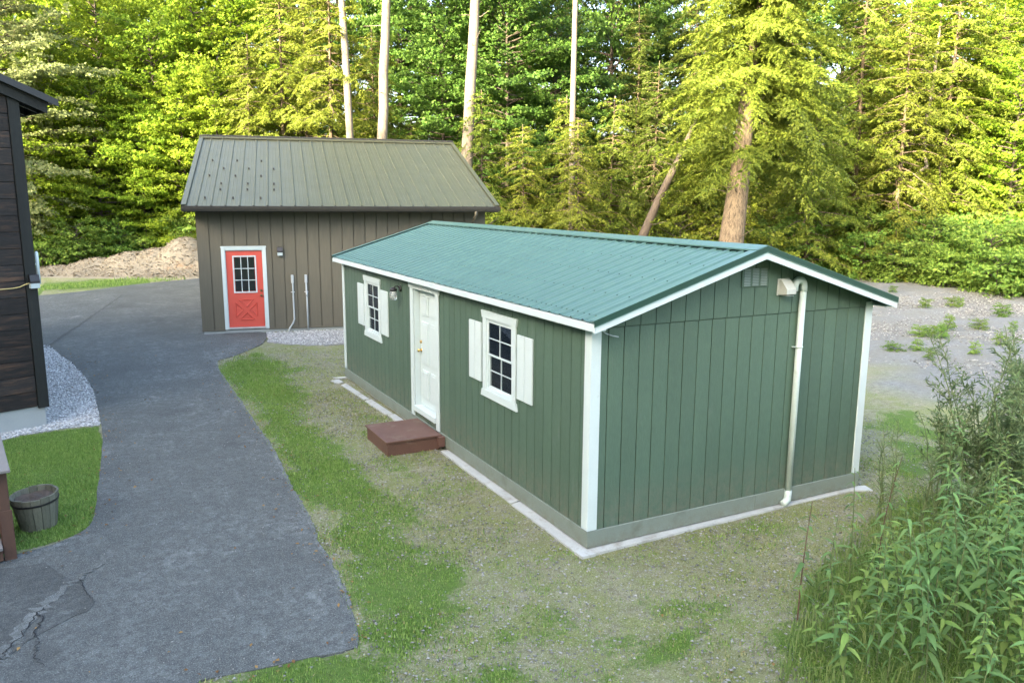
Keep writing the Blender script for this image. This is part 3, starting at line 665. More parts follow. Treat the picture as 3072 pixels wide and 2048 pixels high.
# windows + shutters
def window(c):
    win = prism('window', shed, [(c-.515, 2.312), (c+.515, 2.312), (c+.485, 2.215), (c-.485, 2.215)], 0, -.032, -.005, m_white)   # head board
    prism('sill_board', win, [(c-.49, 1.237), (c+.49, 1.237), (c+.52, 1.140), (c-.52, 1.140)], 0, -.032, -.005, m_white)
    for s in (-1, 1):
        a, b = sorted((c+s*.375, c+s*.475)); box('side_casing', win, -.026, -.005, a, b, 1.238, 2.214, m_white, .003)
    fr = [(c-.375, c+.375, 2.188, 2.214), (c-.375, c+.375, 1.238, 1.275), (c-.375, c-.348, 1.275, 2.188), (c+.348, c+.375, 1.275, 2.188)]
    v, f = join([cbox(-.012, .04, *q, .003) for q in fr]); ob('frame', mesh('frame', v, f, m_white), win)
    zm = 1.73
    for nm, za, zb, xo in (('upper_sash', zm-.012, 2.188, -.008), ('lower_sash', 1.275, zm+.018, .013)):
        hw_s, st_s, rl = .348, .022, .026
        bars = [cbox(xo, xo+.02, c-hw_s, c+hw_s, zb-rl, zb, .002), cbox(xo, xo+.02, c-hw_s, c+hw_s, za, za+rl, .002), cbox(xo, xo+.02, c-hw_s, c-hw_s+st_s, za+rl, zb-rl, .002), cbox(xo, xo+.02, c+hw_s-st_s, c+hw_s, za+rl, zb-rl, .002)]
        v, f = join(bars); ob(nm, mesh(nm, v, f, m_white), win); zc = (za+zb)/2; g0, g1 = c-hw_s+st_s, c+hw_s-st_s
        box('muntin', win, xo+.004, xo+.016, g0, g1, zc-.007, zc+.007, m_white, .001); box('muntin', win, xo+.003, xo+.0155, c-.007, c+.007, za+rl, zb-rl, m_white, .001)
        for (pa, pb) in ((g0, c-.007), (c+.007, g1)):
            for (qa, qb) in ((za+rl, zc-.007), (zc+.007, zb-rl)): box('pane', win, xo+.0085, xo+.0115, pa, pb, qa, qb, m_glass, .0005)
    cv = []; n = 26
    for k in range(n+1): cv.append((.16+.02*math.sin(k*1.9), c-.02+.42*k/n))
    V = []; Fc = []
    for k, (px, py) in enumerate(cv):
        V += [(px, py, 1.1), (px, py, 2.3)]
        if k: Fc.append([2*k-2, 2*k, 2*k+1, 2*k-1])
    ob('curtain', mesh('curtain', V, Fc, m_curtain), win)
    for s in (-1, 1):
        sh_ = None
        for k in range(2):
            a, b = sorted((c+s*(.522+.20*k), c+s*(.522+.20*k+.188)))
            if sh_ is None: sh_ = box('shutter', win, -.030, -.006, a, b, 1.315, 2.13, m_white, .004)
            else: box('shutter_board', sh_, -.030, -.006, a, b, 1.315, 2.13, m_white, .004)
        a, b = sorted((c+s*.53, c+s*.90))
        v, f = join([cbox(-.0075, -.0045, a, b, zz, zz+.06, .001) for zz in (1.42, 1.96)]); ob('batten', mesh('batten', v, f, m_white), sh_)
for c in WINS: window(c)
# door
d0, d1 = 4.345, 5.295
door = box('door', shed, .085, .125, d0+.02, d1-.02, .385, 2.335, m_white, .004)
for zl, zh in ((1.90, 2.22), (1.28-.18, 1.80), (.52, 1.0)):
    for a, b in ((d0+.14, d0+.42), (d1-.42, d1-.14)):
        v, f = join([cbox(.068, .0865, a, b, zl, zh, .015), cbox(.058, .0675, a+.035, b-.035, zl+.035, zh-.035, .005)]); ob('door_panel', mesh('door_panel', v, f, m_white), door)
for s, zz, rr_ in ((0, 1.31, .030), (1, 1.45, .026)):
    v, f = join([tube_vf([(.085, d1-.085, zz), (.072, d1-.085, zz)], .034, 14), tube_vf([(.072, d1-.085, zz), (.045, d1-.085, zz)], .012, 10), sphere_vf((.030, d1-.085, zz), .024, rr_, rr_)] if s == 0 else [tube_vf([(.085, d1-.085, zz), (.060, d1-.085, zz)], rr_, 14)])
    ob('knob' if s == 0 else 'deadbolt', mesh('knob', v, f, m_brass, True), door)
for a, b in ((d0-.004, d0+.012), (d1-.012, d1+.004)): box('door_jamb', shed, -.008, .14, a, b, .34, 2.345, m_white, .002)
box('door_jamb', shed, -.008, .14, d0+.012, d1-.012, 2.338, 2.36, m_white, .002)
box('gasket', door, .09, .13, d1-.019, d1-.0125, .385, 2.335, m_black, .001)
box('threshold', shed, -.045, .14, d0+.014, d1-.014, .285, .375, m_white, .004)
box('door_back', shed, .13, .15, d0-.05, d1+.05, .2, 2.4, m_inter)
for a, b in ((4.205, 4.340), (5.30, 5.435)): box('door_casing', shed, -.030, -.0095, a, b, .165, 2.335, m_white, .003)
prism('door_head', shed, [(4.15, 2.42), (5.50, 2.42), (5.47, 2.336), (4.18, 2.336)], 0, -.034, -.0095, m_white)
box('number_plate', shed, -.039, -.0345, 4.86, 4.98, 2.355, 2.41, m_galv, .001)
# jar lamp by the door
lamp = tube('jar_lamp', shed, [(-.004, 5.94, 2.26), (-.024, 5.94, 2.26)], .055, m_black, 16)
tube('lamp_arm', lamp, [(-.02, 5.94, 2.27), (-.06, 5.94, 2.30), (-.10, 5.94, 2.30), (-.135, 5.94, 2.27)], .011, m_black, 8)
tube('lamp_cap', lamp, [(-.135, 5.94, 2.285), (-.135, 5.94, 2.262), (-.135, 5.94, 2.26), (-.135, 5.94, 2.225)], [.03, .055, .062, .062], m_black, 16)
tube('lamp_glass', lamp, [(-.135, 5.94, 2.225), (-.135, 5.94, 2.20), (-.135, 5.94, 2.11), (-.135, 5.94, 2.075), (-.135, 5.94, 2.065)], [.048, .062, .062, .05, .02], m_jar, 16)
v, f = sphere_vf((-.135, 5.94, 2.16), .026, .026, .035); ob('bulb', mesh('bulb', v, f, m_white, True), lamp)
# end wall: gable vent, dryer hood, waste pipe, wire
vent = box('gable_vent', shed, 2.015, 2.425, -.032, -.017, 2.785, 3.005, m_green, .003)
for k in range(3):
    xa = 2.045+k*.128
    for j in range(11):
        zz = 2.80+j*.0185
        v, f = prism_vf([(-.038, zz), (-.0325, zz+.012), (-.0325, zz+.009), (-.041, zz)], 0, xa, xa+.095); ob('louvre', mesh('louvre', v, f, m_vent), vent)
hood = box('vent_hood', shed, 2.585, 2.775, -.028, -.017, 2.665, 2.865, m_hood, .003)
v, f = prism_vf([(-.0285, 2.855), (-.06, 2.855), (-.16, 2.745), (-.16, 2.69), (-.0285, 2.675)], 0, 2.605, 2.755); ob('hood_body', mesh('hood_body', v, f, m_hood), hood)
box('hood_flap', hood, 2.625, 2.735, -.145, -.05, 2.665, 2.6715, m_hood)
px, py = 2.985, -.055
arc = [(px-.075+.075*math.cos(t), py, 2.765+.075*math.sin(t)) for t in [math.pi*k/10 for k in range(11)]]
pipe = tube('waste_pipe', shed, [(px-.02, py, .12), (px, py, 2.765)], .040, m_pvc, 16)
tube('pipe_bend', pipe, [(px, py, 2.70)]+arc+[(px-.15, py, 2.71)], .0445, m_pvc, 16)
tube('pipe_outlet', pipe, [(px-.15, py, 2.72), (px-.15, py, 2.695)], .034, m_black, 12)
tube('pipe_strap', pipe, [(px-.006, py, 2.008), (px-.006, py, 2.026)], .047, m_pvc, 14); box('strap_lug', pipe, px-.085, px-.045, py+.01, py+.05, 2.01, 2.024, m_pvc)
tube('pipe_elbow', pipe, [(px-.018, py, .18), (px-.02, py, .10), (px-.035, py-.01, .055), (px-.08, py-.02, .035), (px-.13, py-.03, .03)], [.046, .046, .047, .045, .044], m_pvc, 14)
tube('wire', shed, [(.10, -.03, 2.42), (.15, -.04, 2.385), (.22, -.05, 2.36), (.29, -.06, 2.345)], .006, m_conduit, 6)

# door step
st = thing('wooden_step', 'low red-brown wooden step in front of the white shed door', 'step', (-.5, 4.55, 0))
def L_(px, py): return px+.5, py-4.55
box('tread', st, -.455, .44, -.525, .525, .172, .200, m_step, .004)
box('skirt_board', st, -.43, -.40, -.50, .50, -.03, .171, m_step); box('skirt_board', st, -.399, .42, -.50, -.47, -.03, .171, m_step); box('skirt_board', st, -.399, .42, .47, .50, -.03, .171, m_step)
box('ledger', st, .36, .46, -.60, -.53, .03, .185, m_step)

# ================================================================== BROWN GARAGE
GA = -.2008
gar = thing('brown_garage', 'brown board garage with olive metal roof and red door', 'garage', (-1.6038, 14.9076, 0), GA)
XA, XB, ZB, ZE, ZR, YR, YO = -.67, 6.97, .325, 3.56, 5.63, 5.5756, .60
GSL = (ZR-ZE)/(YR+YO); GD = 2*YR
def groofz(yy): return ZR-GSL*abs(yy-YR)
gd = (0.0, .914, .367, 2.397)
wl = [cbox(a, b, .025, .12, s, e, .0005) for a, b, s, e in minus(XA, XB, ZB, 3.62, [(gd[0]-.02, gd[1]+.02, ZB, gd[3]+.02)])]
v, f = join(wl); gw = ob('front_wall', mesh('front_wall', v, f, m_brown), gar)
for xx0, xx1 in ((XA+.005, XA+.12), (XB-.12, XB-.005)): prism('gable_wall', gar, [(.13, ZB), (GD-.13, ZB), (GD-.13, groofz(GD)-.1), (YR, ZR-.1), (.13, groofz(.13)-.1)], 0, xx0, xx1, m_brown)
box('rear_wall', gar, XA, XB, GD-.12, GD, ZB, 3.62, m_brown)
x = XA; i = 0
while x < XB-.05:
    x1 = min(x+.3055, XB)
    for a, b, s, e in minus(x+.010, x1-.010, ZB-.01, 3.62, [(gd[0]-.02, gd[1]+.02, ZB-.1, gd[3]+.02)]):
        if b-a > .02: box('siding_panel', gw, a, b, -.004, .024, s, e, m_brown, .003)
    x = x1
box('base_flashing', gar, XA-.005, gd[0]-.09, -.014, -.0045, ZB-.03, ZB+.01, m_brown); box('base_flashing', gar, gd[1]+.09, XB+.005, -.014, -.0045, ZB-.03, ZB+.01, m_brown)
box('foundation', gar, XA+.04, XB-.04, .012, GD-.02, -.2, ZB-.012, m_found, .01); box('foundation_ledge', gar, XA+.03, -.12, -.03, .011, -.1, .235, m_found, .01)
# red door
gdr = box('red_door', gar, gd[0]+.004, gd[1]-.004, .03, .075, gd[2]+.012, gd[3]-.004, m_red, .004)
box('door_back', gar, -.01, .93, .2, .22, .3, 2.45, m_inter)
wx0, wx1, wz0, wz1 = .165, .755, 1.285, 2.265
v, f = join([cbox(wx0, wx1, .015, .029, wz1-.035, wz1, .003), cbox(wx0, wx1, .015, .029, wz0, wz0+.035, .003), cbox(wx0, wx0+.035, .015, .029, wz0+.035, wz1-.035, .003), cbox(wx1-.035, wx1, .015, .029, wz0+.035, wz1-.035, .003)]); gwn = ob('door_window', mesh('door_window', v, f, m_white), gdr)
cw = (wx1-wx0-.07)/3; chh = (wz1-wz0-.07)/3
m_dglass = bpy.data.materials.new('dark_glass'); m_dglass.use_nodes = True; _p = m_dglass.node_tree.nodes['Principled BSDF']
_p.inputs['Base Color'].default_value = (.012, .016, .016, 1); _p.inputs['Roughness'].default_value = .04; _p.inputs['Specular IOR Level'].default_value = .6
for k in (1, 2):
    box('muntin', gwn, wx0+.035+k*cw-.009, wx0+.035+k*cw+.009, .017, .028, wz0+.035, wz1-.035, m_white, .002); box('muntin', gwn, wx0+.035, wx1-.035, .018, .0275, wz0+.035+k*chh-.009, wz0+.035+k*chh+.009, m_white, .002)
for k in range(3):
    for j in range(3): box('pane', gwn, wx0+.035+k*cw+.010, wx0+.035+(k+1)*cw-.010, .024, .0285, wz0+.035+j*chh+.010, wz0+.035+(j+1)*chh-.010, m_dglass, .001)
# crossbuck: four raised triangles
cx_, cz_, hw, hh = .46, .835, .26, .27
for tri in ([(-.20, .27), (.20, .27), (0, .065)], [(-.20, -.27), (.20, -.27), (0, -.065)], [(-.27, .20), (-.27, -.20), (-.065, 0)], [(.27, .20), (.27, -.20), (.065, 0)]):
    c0 = (sum(p[0] for p in tri)/3, sum(p[1] for p in tri)/3); V = []
    for k, yy in ((1., .0295), (.90, .008), (.72, .026), (.55, .0265)):
        for p in tri: V.append((cx_+c0[0]+(p[0]-c0[0])*k, yy, cz_+c0[1]+(p[1]-c0[1])*k))
    Fk = [[r*3+i, r*3+(i+1) % 3, (r+1)*3+(i+1) % 3, (r+1)*3+i] for r in range(3) for i in range(3)]+[[9, 10, 11]]
    ob('crossbuck_panel', mesh('crossbuck_panel', V, Fk, m_red), gdr)
for zz, r_ in ((1.21, .030), (1.335, .026)):
    v, f = join([tube_vf([(.85, .03, zz), (.85, .018, zz)], .034, 14), sphere_vf((.85, -.012 if zz < 1.3 else .008, zz), r_, .022, r_)]); ob('knob', mesh('knob', v, f, m_bronze, True), gdr)
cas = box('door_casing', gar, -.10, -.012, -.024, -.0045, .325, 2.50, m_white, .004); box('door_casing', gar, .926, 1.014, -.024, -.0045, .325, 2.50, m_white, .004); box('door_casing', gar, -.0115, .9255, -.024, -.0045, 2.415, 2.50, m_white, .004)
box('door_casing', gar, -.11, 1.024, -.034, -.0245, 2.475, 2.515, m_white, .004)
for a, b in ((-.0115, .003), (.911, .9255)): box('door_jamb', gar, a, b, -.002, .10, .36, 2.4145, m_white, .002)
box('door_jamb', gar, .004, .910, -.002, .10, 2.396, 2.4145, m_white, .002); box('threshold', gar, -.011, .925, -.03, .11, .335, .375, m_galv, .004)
def wall_light(parent, x, z, y=-.004, mat=m_black):
    o = prism('wall_light', parent, [(y, z+.12), (y-.07, z+.115), (y-.10, z+.02), (y-.10, z-.02), (y, z-.02)], 0, x-.07, x+.07, mat)
    prism('light_lens', o, [(y, z-.021), (y-.10, z-.021), (y-.085, z-.10), (y, z-.10)], 0, x-.066, x+.066, m_white); return o
wall_light(gar, 1.37, 2.36)
def conduit(pts, boxz):
    p = tube('conduit', gar, pts, .022, m_conduit, 10); xx, yy = pts[-1][0], pts[-1][1]
    v, f = cbox(xx-.036, xx+.036, yy-.03, yy+.024, boxz-.12, boxz+.10, .012); ob('junction_cap', mesh('junction_cap', v, f, m_conduit), p)
    for zz in (boxz-.36,): tube('strap', p, [(xx-.05, yy+.01, zz), (xx+.05, yy+.01, zz)], .012, m_galv, 6)
    return p
conduit([(1.50, -.06, .15), (1.53, -.045, .30), (1.63, -.03, .45), (1.665, -.03, .55), (1.66, -.03, 1.5), (1.655, -.03, 1.64)], 1.64)
conduit([(2.01, -.03, .15), (2.015, -.03, .9), (2.005, -.03, 1.64)], 1.64)
tube('coupling', gar, [(2.015, -.03, 1.15), (2.013, -.03, 1.28)], .029, m_conduit, 10)
# garage roof
groof = prism('roof', gar, [(-YO+.03, ZE-.02), (YR, ZR-.015), (GD+YO-.03, ZE-.02), (GD+YO-.03, ZE-.09), (YR, ZR-.10), (-YO+.03, ZE-.09)], 0, XA-.20, XB+.20, m_dark)
gl = math.hypot(YR+YO, ZR-ZE); gang = math.atan2(ZR-ZE, YR+YO); RX0, RX1 = -.9085, 7.2077; gn = 24; gpw = (RX1-RX0)/gn
grp = ribsheet(gpw, gl-.015, .022, .055, .026, m_groof, 2)
for i in range(gn):
    ob('roof_panel', grp, groof, (RX0+(i+1)*gpw, YR, ZR-.012), (0, -gang, math.pi/2))
    ob('roof_panel', grp, groof, (RX0+i*gpw, YR, ZR-.012), (0, -gang, -math.pi/2))
for s in (-1, 1):
    prism('ridge_cap', groof, [(YR, ZR+.045), (YR+s*.17, ZR+.045-GSL*.17), (YR+s*.17, ZR+.015-GSL*.17), (YR+s*.165, ZR+.015-GSL*.17), (YR+s*.165, ZR+.04-GSL*.17), (YR, ZR+.04)], 0, RX0-.02, RX1+.02, m_dark if s > 0 else m_groof)
    ye = YR+s*(YR+YO)
    for xx, t in ((RX0, -1), (RX1, 1)):
        a0, a1 = sorted((xx+t*.02, xx-t*.10)); prism('rake_cap', groof, [(YR, ZR+.03), (ye, ZE+.03), (ye, ZE+.026), (YR, ZR+.026)], 0, a0, a1, m_groof)
        a0, a1 = sorted((xx+t*.02, xx+t*.014)); prism('rake_trim', groof, [(YR, ZR+.026), (ye, ZE+.026), (ye, ZE-.12), (YR, ZR-.12)], 0, a0, a1, m_dark)
box('ridge_vent', groof, RX0-.01, RX1+.01, YR-.05, YR+.05, ZR+.03, ZR+.075, m_dark, .01)
box('eave_fascia', groof, RX0+.01, RX1-.01, -YO+.002, -YO+.028, ZE-.16, ZE-.01, m_dark); box('soffit', groof, RX0+.01, RX1-.01, -YO+.03, -.006, ZE-.16, ZE-.145, m_dark)
gut = [(-YO-.002, ZE-.14), (-YO-.08, ZE-.14), (-YO-.11, ZE-.075), (-YO-.115, ZE-.03), (-YO-.125, ZE-.03), (-YO-.125, ZE-.022), (-YO-.105, ZE-.022), (-YO-.10, ZE-.07), (-YO-.075, ZE-.13), (-YO-.002, ZE-.13)]
gutter = prism('gutter', groof, gut, 0, RX0-.005, RX1+.005, m_dark)
for i in range(1, gn, 2):
    xx = RX0+i*gpw; box('gutter_hanger', gutter, xx-.012, xx+.012, -YO-.118, -YO-.005, ZE-.030, ZE-.023, m_galv, .001)
dsp = [(6.55, -YO-.06, ZE-.14), (6.55, -YO-.06, ZE-.22), (6.55, -.30, ZE-.42), (6.55, -.06, ZE-.58), (6.55, -.05, ZE-.75), (6.55, -.05, .45), (6.55, -.15, .36)]
tube('downspout', groof, dsp, .042, m_brown, 4)
def snow(xx, t):
    yy = -YO+(YR+YO)*t; zz = ZE+(ZR-ZE)*t
    box('snow_guard', groof, xx-.022, xx+.022, yy-.012, yy+.02, zz-.008, zz+.05, m_dark, .012)
for t, cs in ((.60, (1.5, 3.5, 5.5)), (.48, (2.5, 4.5, 6.5)), (.375, (1.5, 3.5, 5.5)), (.268, (2.5, 4.5, 6.5)), (.19, (2.5, 4.5, 6.5)), (.085, (1.5, 3.5, 5.5))):
    for c in cs: snow(RX0+c*gpw, t)

# ================================================================== DARK HOUSE (right gable corner in view)
HA = math.atan2(.35672, .93421)
hou = thing('dark_house', 'dark charred-board house with concrete foundation and overhanging metal roof', 'house', (-5.51, 8.19, 0), HA)
HWD, HDP = 9.0, 10.0
hw_ = prism('gable_wall', hou, [(-HWD, .33), (.03, .33), (.03, 5.32), (-HWD/2, 7.1), (-HWD, 5.32)], 1, .02, .14, m_charpost)
box('side_wall', hou, -.09, .03, .145, HDP, .33, 5.2, m_charpost); box('foundation', hou, -HWD, 0, .0+.03, HDP, -.3, .328, m_found, .012)
zz = .325; row = 0
while zz < 5.35:
    hgt_ = .262; cuts = [-4.6]; xx = -4.6+rnd.uniform(.3, 1.6)
    while xx < -.3: cuts.append(xx); xx += rnd.uniform(1.3, 2.4)
    cuts.append(-.125)
    for a, b in zip(cuts, cuts[1:]):
        top = min(zz+hgt_-.006, 5.32+(-b)*.396) if b < -.5 else zz+hgt_-.006
        box('wall_board', hw_, a+.003, b-.003, -.004+rnd.uniform(-.003, .003), .019, zz, zz+hgt_-.007, m_char, .005)
    zz += hgt_; row += 1
box('corner_board', hou, -.118, .045, -.022, .0185, .29, 5.5, m_charpost, .005); box('corner_board', hou, .031, .05, .019, .16, .29, 5.3, m_charpost, .005)
hs = .40
def hz(xx): return 5.30+.56*hs-(xx)*hs-.0
hroof = prism('roof', hou, [(.56, 5.30), (-HWD/2, 5.30+(.56+HWD/2)*hs), (-HWD-.56, 5.30), (-HWD-.56, 5.24), (-HWD/2, 5.24+(.56+HWD/2)*hs), (.56, 5.24)], 1, -.14, HDP+.2, m_hroof)
def hzt(xx): return 5.30+(.56-xx)*hs
prism('rake_board', hou, [(.45, hzt(.45)-.065), (-4.0, hzt(-4.0)-.065), (-4.0, hzt(-4.0)-.125), (.45, hzt(.45)-.125)], 1, -.085, -.05, m_charpost)
prism('rake_board', hou, [(.43, hzt(.43)-.127), (-4.0, hzt(-4.0)-.127), (-4.0, hzt(-4.0)-.27), (.43, hzt(.43)-.27)], 1, -.07, -.03, m_charpost)
prism('rake_edge', hroof, [(.575, hzt(.575)+.01), (-4.0, hzt(-4.0)+.01), (-4.0, hzt(-4.0)-.10), (.575, hzt(.575)-.10)], 1, -.155, -.142, m_hroof)
for k in range(14):
    yy = .35+k*.6; prism('rafter_tail', hou, [(.42, hzt(.42)-.08), (0.06, hzt(.06)-.08), (.06, hzt(.06)-.24), (.42, hzt(.42)-.24)], 1, yy, yy+.04, m_black)
box('eave_fascia', hou, .42, .445, -.02, HDP, hzt(.43)-.25, hzt(.43)-.075, m_charpost)
hl = wall_light(hou, -.012, 2.40, -.0225, m_black); hl.name = 'wall_light'
tube('cable', hou, [(-.07, -.06, 2.385), (-.13, -.05, 2.37), (-.22, -.035, 2.33), (-.32, -.03, 2.315), (-.6, -.03, 2.31), (-1.5, -.03, 2.30), (-3, -.03, 2.32)], .008, m_yellow, 6)
tub = tube('white_tube', hou, [(.10, .06, 2.35), (.10, .06, 2.86), (.10, .06, 2.885)], [.028, .028, .012], m_white, 14)
for zz in (2.43, 2.68): box('tube_clip', tub, .045, .085, .045, .07, zz-.015, zz+.015, m_white)
tube('stake', hou, [(.03, .9, .85), (.13, .75, .62)], .012, m_charpost, 6)

# ================================================================== porch stair and barrel
ps = thing('porch_stair', 'brown stained porch stair with grey handrail cap beside the driveway', 'stair', (-5.62, 2.6, float(hgt(0, 0))), .14)
box('post', ps, -.045, .045, -.05, .04, 0, 1.0, m_deck, .006); box('post_sleeve', ps, -.055, .058, -.062, -.0515, 0, .56, m_deck, .004)
box('rail_cap', ps, -.16, .075, -.19, 2.2, 1.002, 1.035, m_deckcap, .006); box('top_rail', ps, -.05, -.012, .042, 2.2, .90, 1.0, m_deck)
box('post', ps, -.05, .04, 2.05, 2.14, 0, 1.0, m_deck, .006)
for k in range(6): box('baluster', ps, -.045, -.015, .30+k*.28, .335+k*.28, .12, .899, m_deck)
for k, zz in enumerate((.20, .40, .60)): box('tread', ps, -1.2, -.062, -.16+k*.28, .14+k*.28, zz-.035, zz, m_deckcap, .005)
for k, zz in enumerate((.20, .40, .60)): box('riser', ps, -1.2, -.064, -.11+k*.28, -.085+k*.28, zz-.165+(.0 if k else 0), zz-.037, m_deck)
box('stringer', ps, -.062, -.046, .05, .9, .05, .60, m_deck)
bar = thing('barrel_planter', 'weathered half-barrel planter filled with dry soil on the grass', 'planter', (-5.40, 3.46, float(hgt(0, 0))), .3)
bar.rotation_euler = (math.radians(2), math.radians(-3), .3)
NS = 16
for k in range(NS):
    t0, t1 = 2*math.pi*(k+.03)/NS, 2*math.pi*(k+.97)/NS; V = []
    for zz, r in ((0, .19), (.22, .225), (.415+rnd.uniform(-.006, .006), .25)):
        for rr_ in (r, r-.022):
            for t in (t0, (t0+t1)/2, t1): V.append((rr_*math.cos(t), rr_*math.sin(t), zz))
    Fk = []
    for q in (0, 1):
        o_ = q*6
        for j in (0, 1): Fk += [[o_+j, o_+j+1, o_+6+j+1, o_+6+j], [o_+3+j+1, o_+3+j, o_+9+j, o_+9+j+1]]
        Fk += [[o_, o_+6, o_+9, o_+3], [o_+2, o_+5, o_+11, o_+8]]
    for j in (0, 1): Fk.append([12+j, 12+j+1, 15+j+1, 15+j])
    ob('stave', mesh('stave', V, Fk, m_stave), bar)
for zz, r in ((.335, .2425),):
    V = []; Fk = []; n = 48
    for i in range(n):
        t = 2*math.pi*i/n
        for dz, rr_ in ((-.012, r-.002), (-.012, r+.003), (.012, r+.007), (.012, r+.001)): V.append((rr_*math.cos(t), rr_*math.sin(t), zz+dz))
    for i in range(n):
        for k in range(4): Fk.append([i*4+k, ((i+1) % n)*4+k, ((i+1) % n)*4+(k+1) % 4, i*4+(k+1) % 4])
    ob('hoop', mesh('hoop', V, Fk, m_black), bar)
V = [(0, 0, .36)]; Fk = []
for j in range(1, 7):
    for i in range(24):
        r = .225*j/6; t = 2*math.pi*i/24; V.append((r*math.cos(t), r*math.sin(t), .35+.02*math.sin(i*2.1+j*1.7)*math.cos(j*3.1+i)))
for i in range(24):
    Fk.append([0, 1+i, 1+(i+1) % 24])
    for j in range(5): Fk.append([1+j*24+i, 1+(j+1)*24+i, 1+(j+1)*24+(i+1) % 24, 1+j*24+(i+1) % 24])
ob('soil', mesh('soil', V, Fk, m_soil, True), bar)

# ================================================================== CHIP MOUND
mx, my = at(400, 36.5); n = 110
ax_r = (AX_R[0], AX_R[1]); ax_f = (AX_F[0]/math.hypot(AX_F[0], AX_F[1]), AX_F[1]/math.hypot(AX_F[0], AX_F[1]))
S, T = np.meshgrid(np.linspace(-6.5, 5.6, n), np.linspace(-3.6, 4.2, n), indexing='ij')
zz = np.zeros(S.shape)
for u, dep, hh_, ws, wt in ((530, 37.3, 1.34, 1.35, 1.5), (450, 37.0, .98, 1.5, 1.4), (375, 36.8, .88, 1.5, 1.3), (280, 36.5, .66, 1.5, 1.2), (170, 36.2, .38, 1.6, 1.2), (610, 37, 1.0, 1.1, 1.4)):
    s0 = (u-400)/FPX*36.5; zz = np.maximum(zz, hh_*np.exp(-((S-s0)/ws)**2/1.1-((T-(dep-36.5))/wt)**2/1.1)) + .18*hh_*np.exp(-((S-s0)/ws)**2/2-((T-(dep-36.5))/wt)**2/2)
zz = zz*.93+(fbm(S+50, T+50, .9, 5)-.5)*.09*np.clip(zz*2, 0, 1)+(fbm(S, T, .25, 6)-.5)*.03*np.clip(zz*3, 0, 1)-.05
VX = S*ax_r[0]+T*ax_f[0]; VY = S*ax_r[1]+T*ax_f[1]; ii = np.arange(n*n).reshape(n, n)
Fm = np.stack([ii[:-1, :-1], ii[1:, :-1], ii[1:, 1:], ii[:-1, 1:]], -1).reshape(-1, 4)
mound = thing('chip_mound', 'long mound of tan wood chips and gravel beside the garage', 'mound', (mx, my, float(hgt(mx, my))))
mm = mesh_np('heap', np.stack([VX, VY, zz], -1).reshape(-1, 3), Fm, m_mound); mm.polygons.foreach_set('use_smooth', [True]*len(mm.polygons)); ob('heap', mm, mound)
r = np.random.RandomState(8); nc = 20000; a = r.randint(0, n-1, nc); b = r.randint(0, n-1, nc); k = zz[a, b] > .03; a, b = a[k], b[k]; nc = len(a)
P = np.stack([VX[a, b]+r.randn(nc)*.04, VY[a, b]+r.randn(nc)*.04, zz[a, b]+.02], -1); an = r.rand(nc)*6.28; tl = r.randn(nc)*.25; ln = .02+.07*r.rand(nc)**3; wd = .010+.014*r.rand(nc)
D = np.stack([np.cos(an)*np.cos(tl), np.sin(an)*np.cos(tl), np.sin(tl)], -1)*ln[:, None]; Sd = np.stack([-np.sin(an), np.cos(an), r.randn(nc)*.5], -1)*wd[:, None]
Vc = np.stack([P-D-Sd, P+D-Sd, P+D+Sd, P-D+Sd], 1).reshape(-1, 3); Fc = np.arange(nc*4).reshape(-1, 4); ob('chips', mesh_np('chips', Vc, Fc, m_chip), mound, kind='stuff')

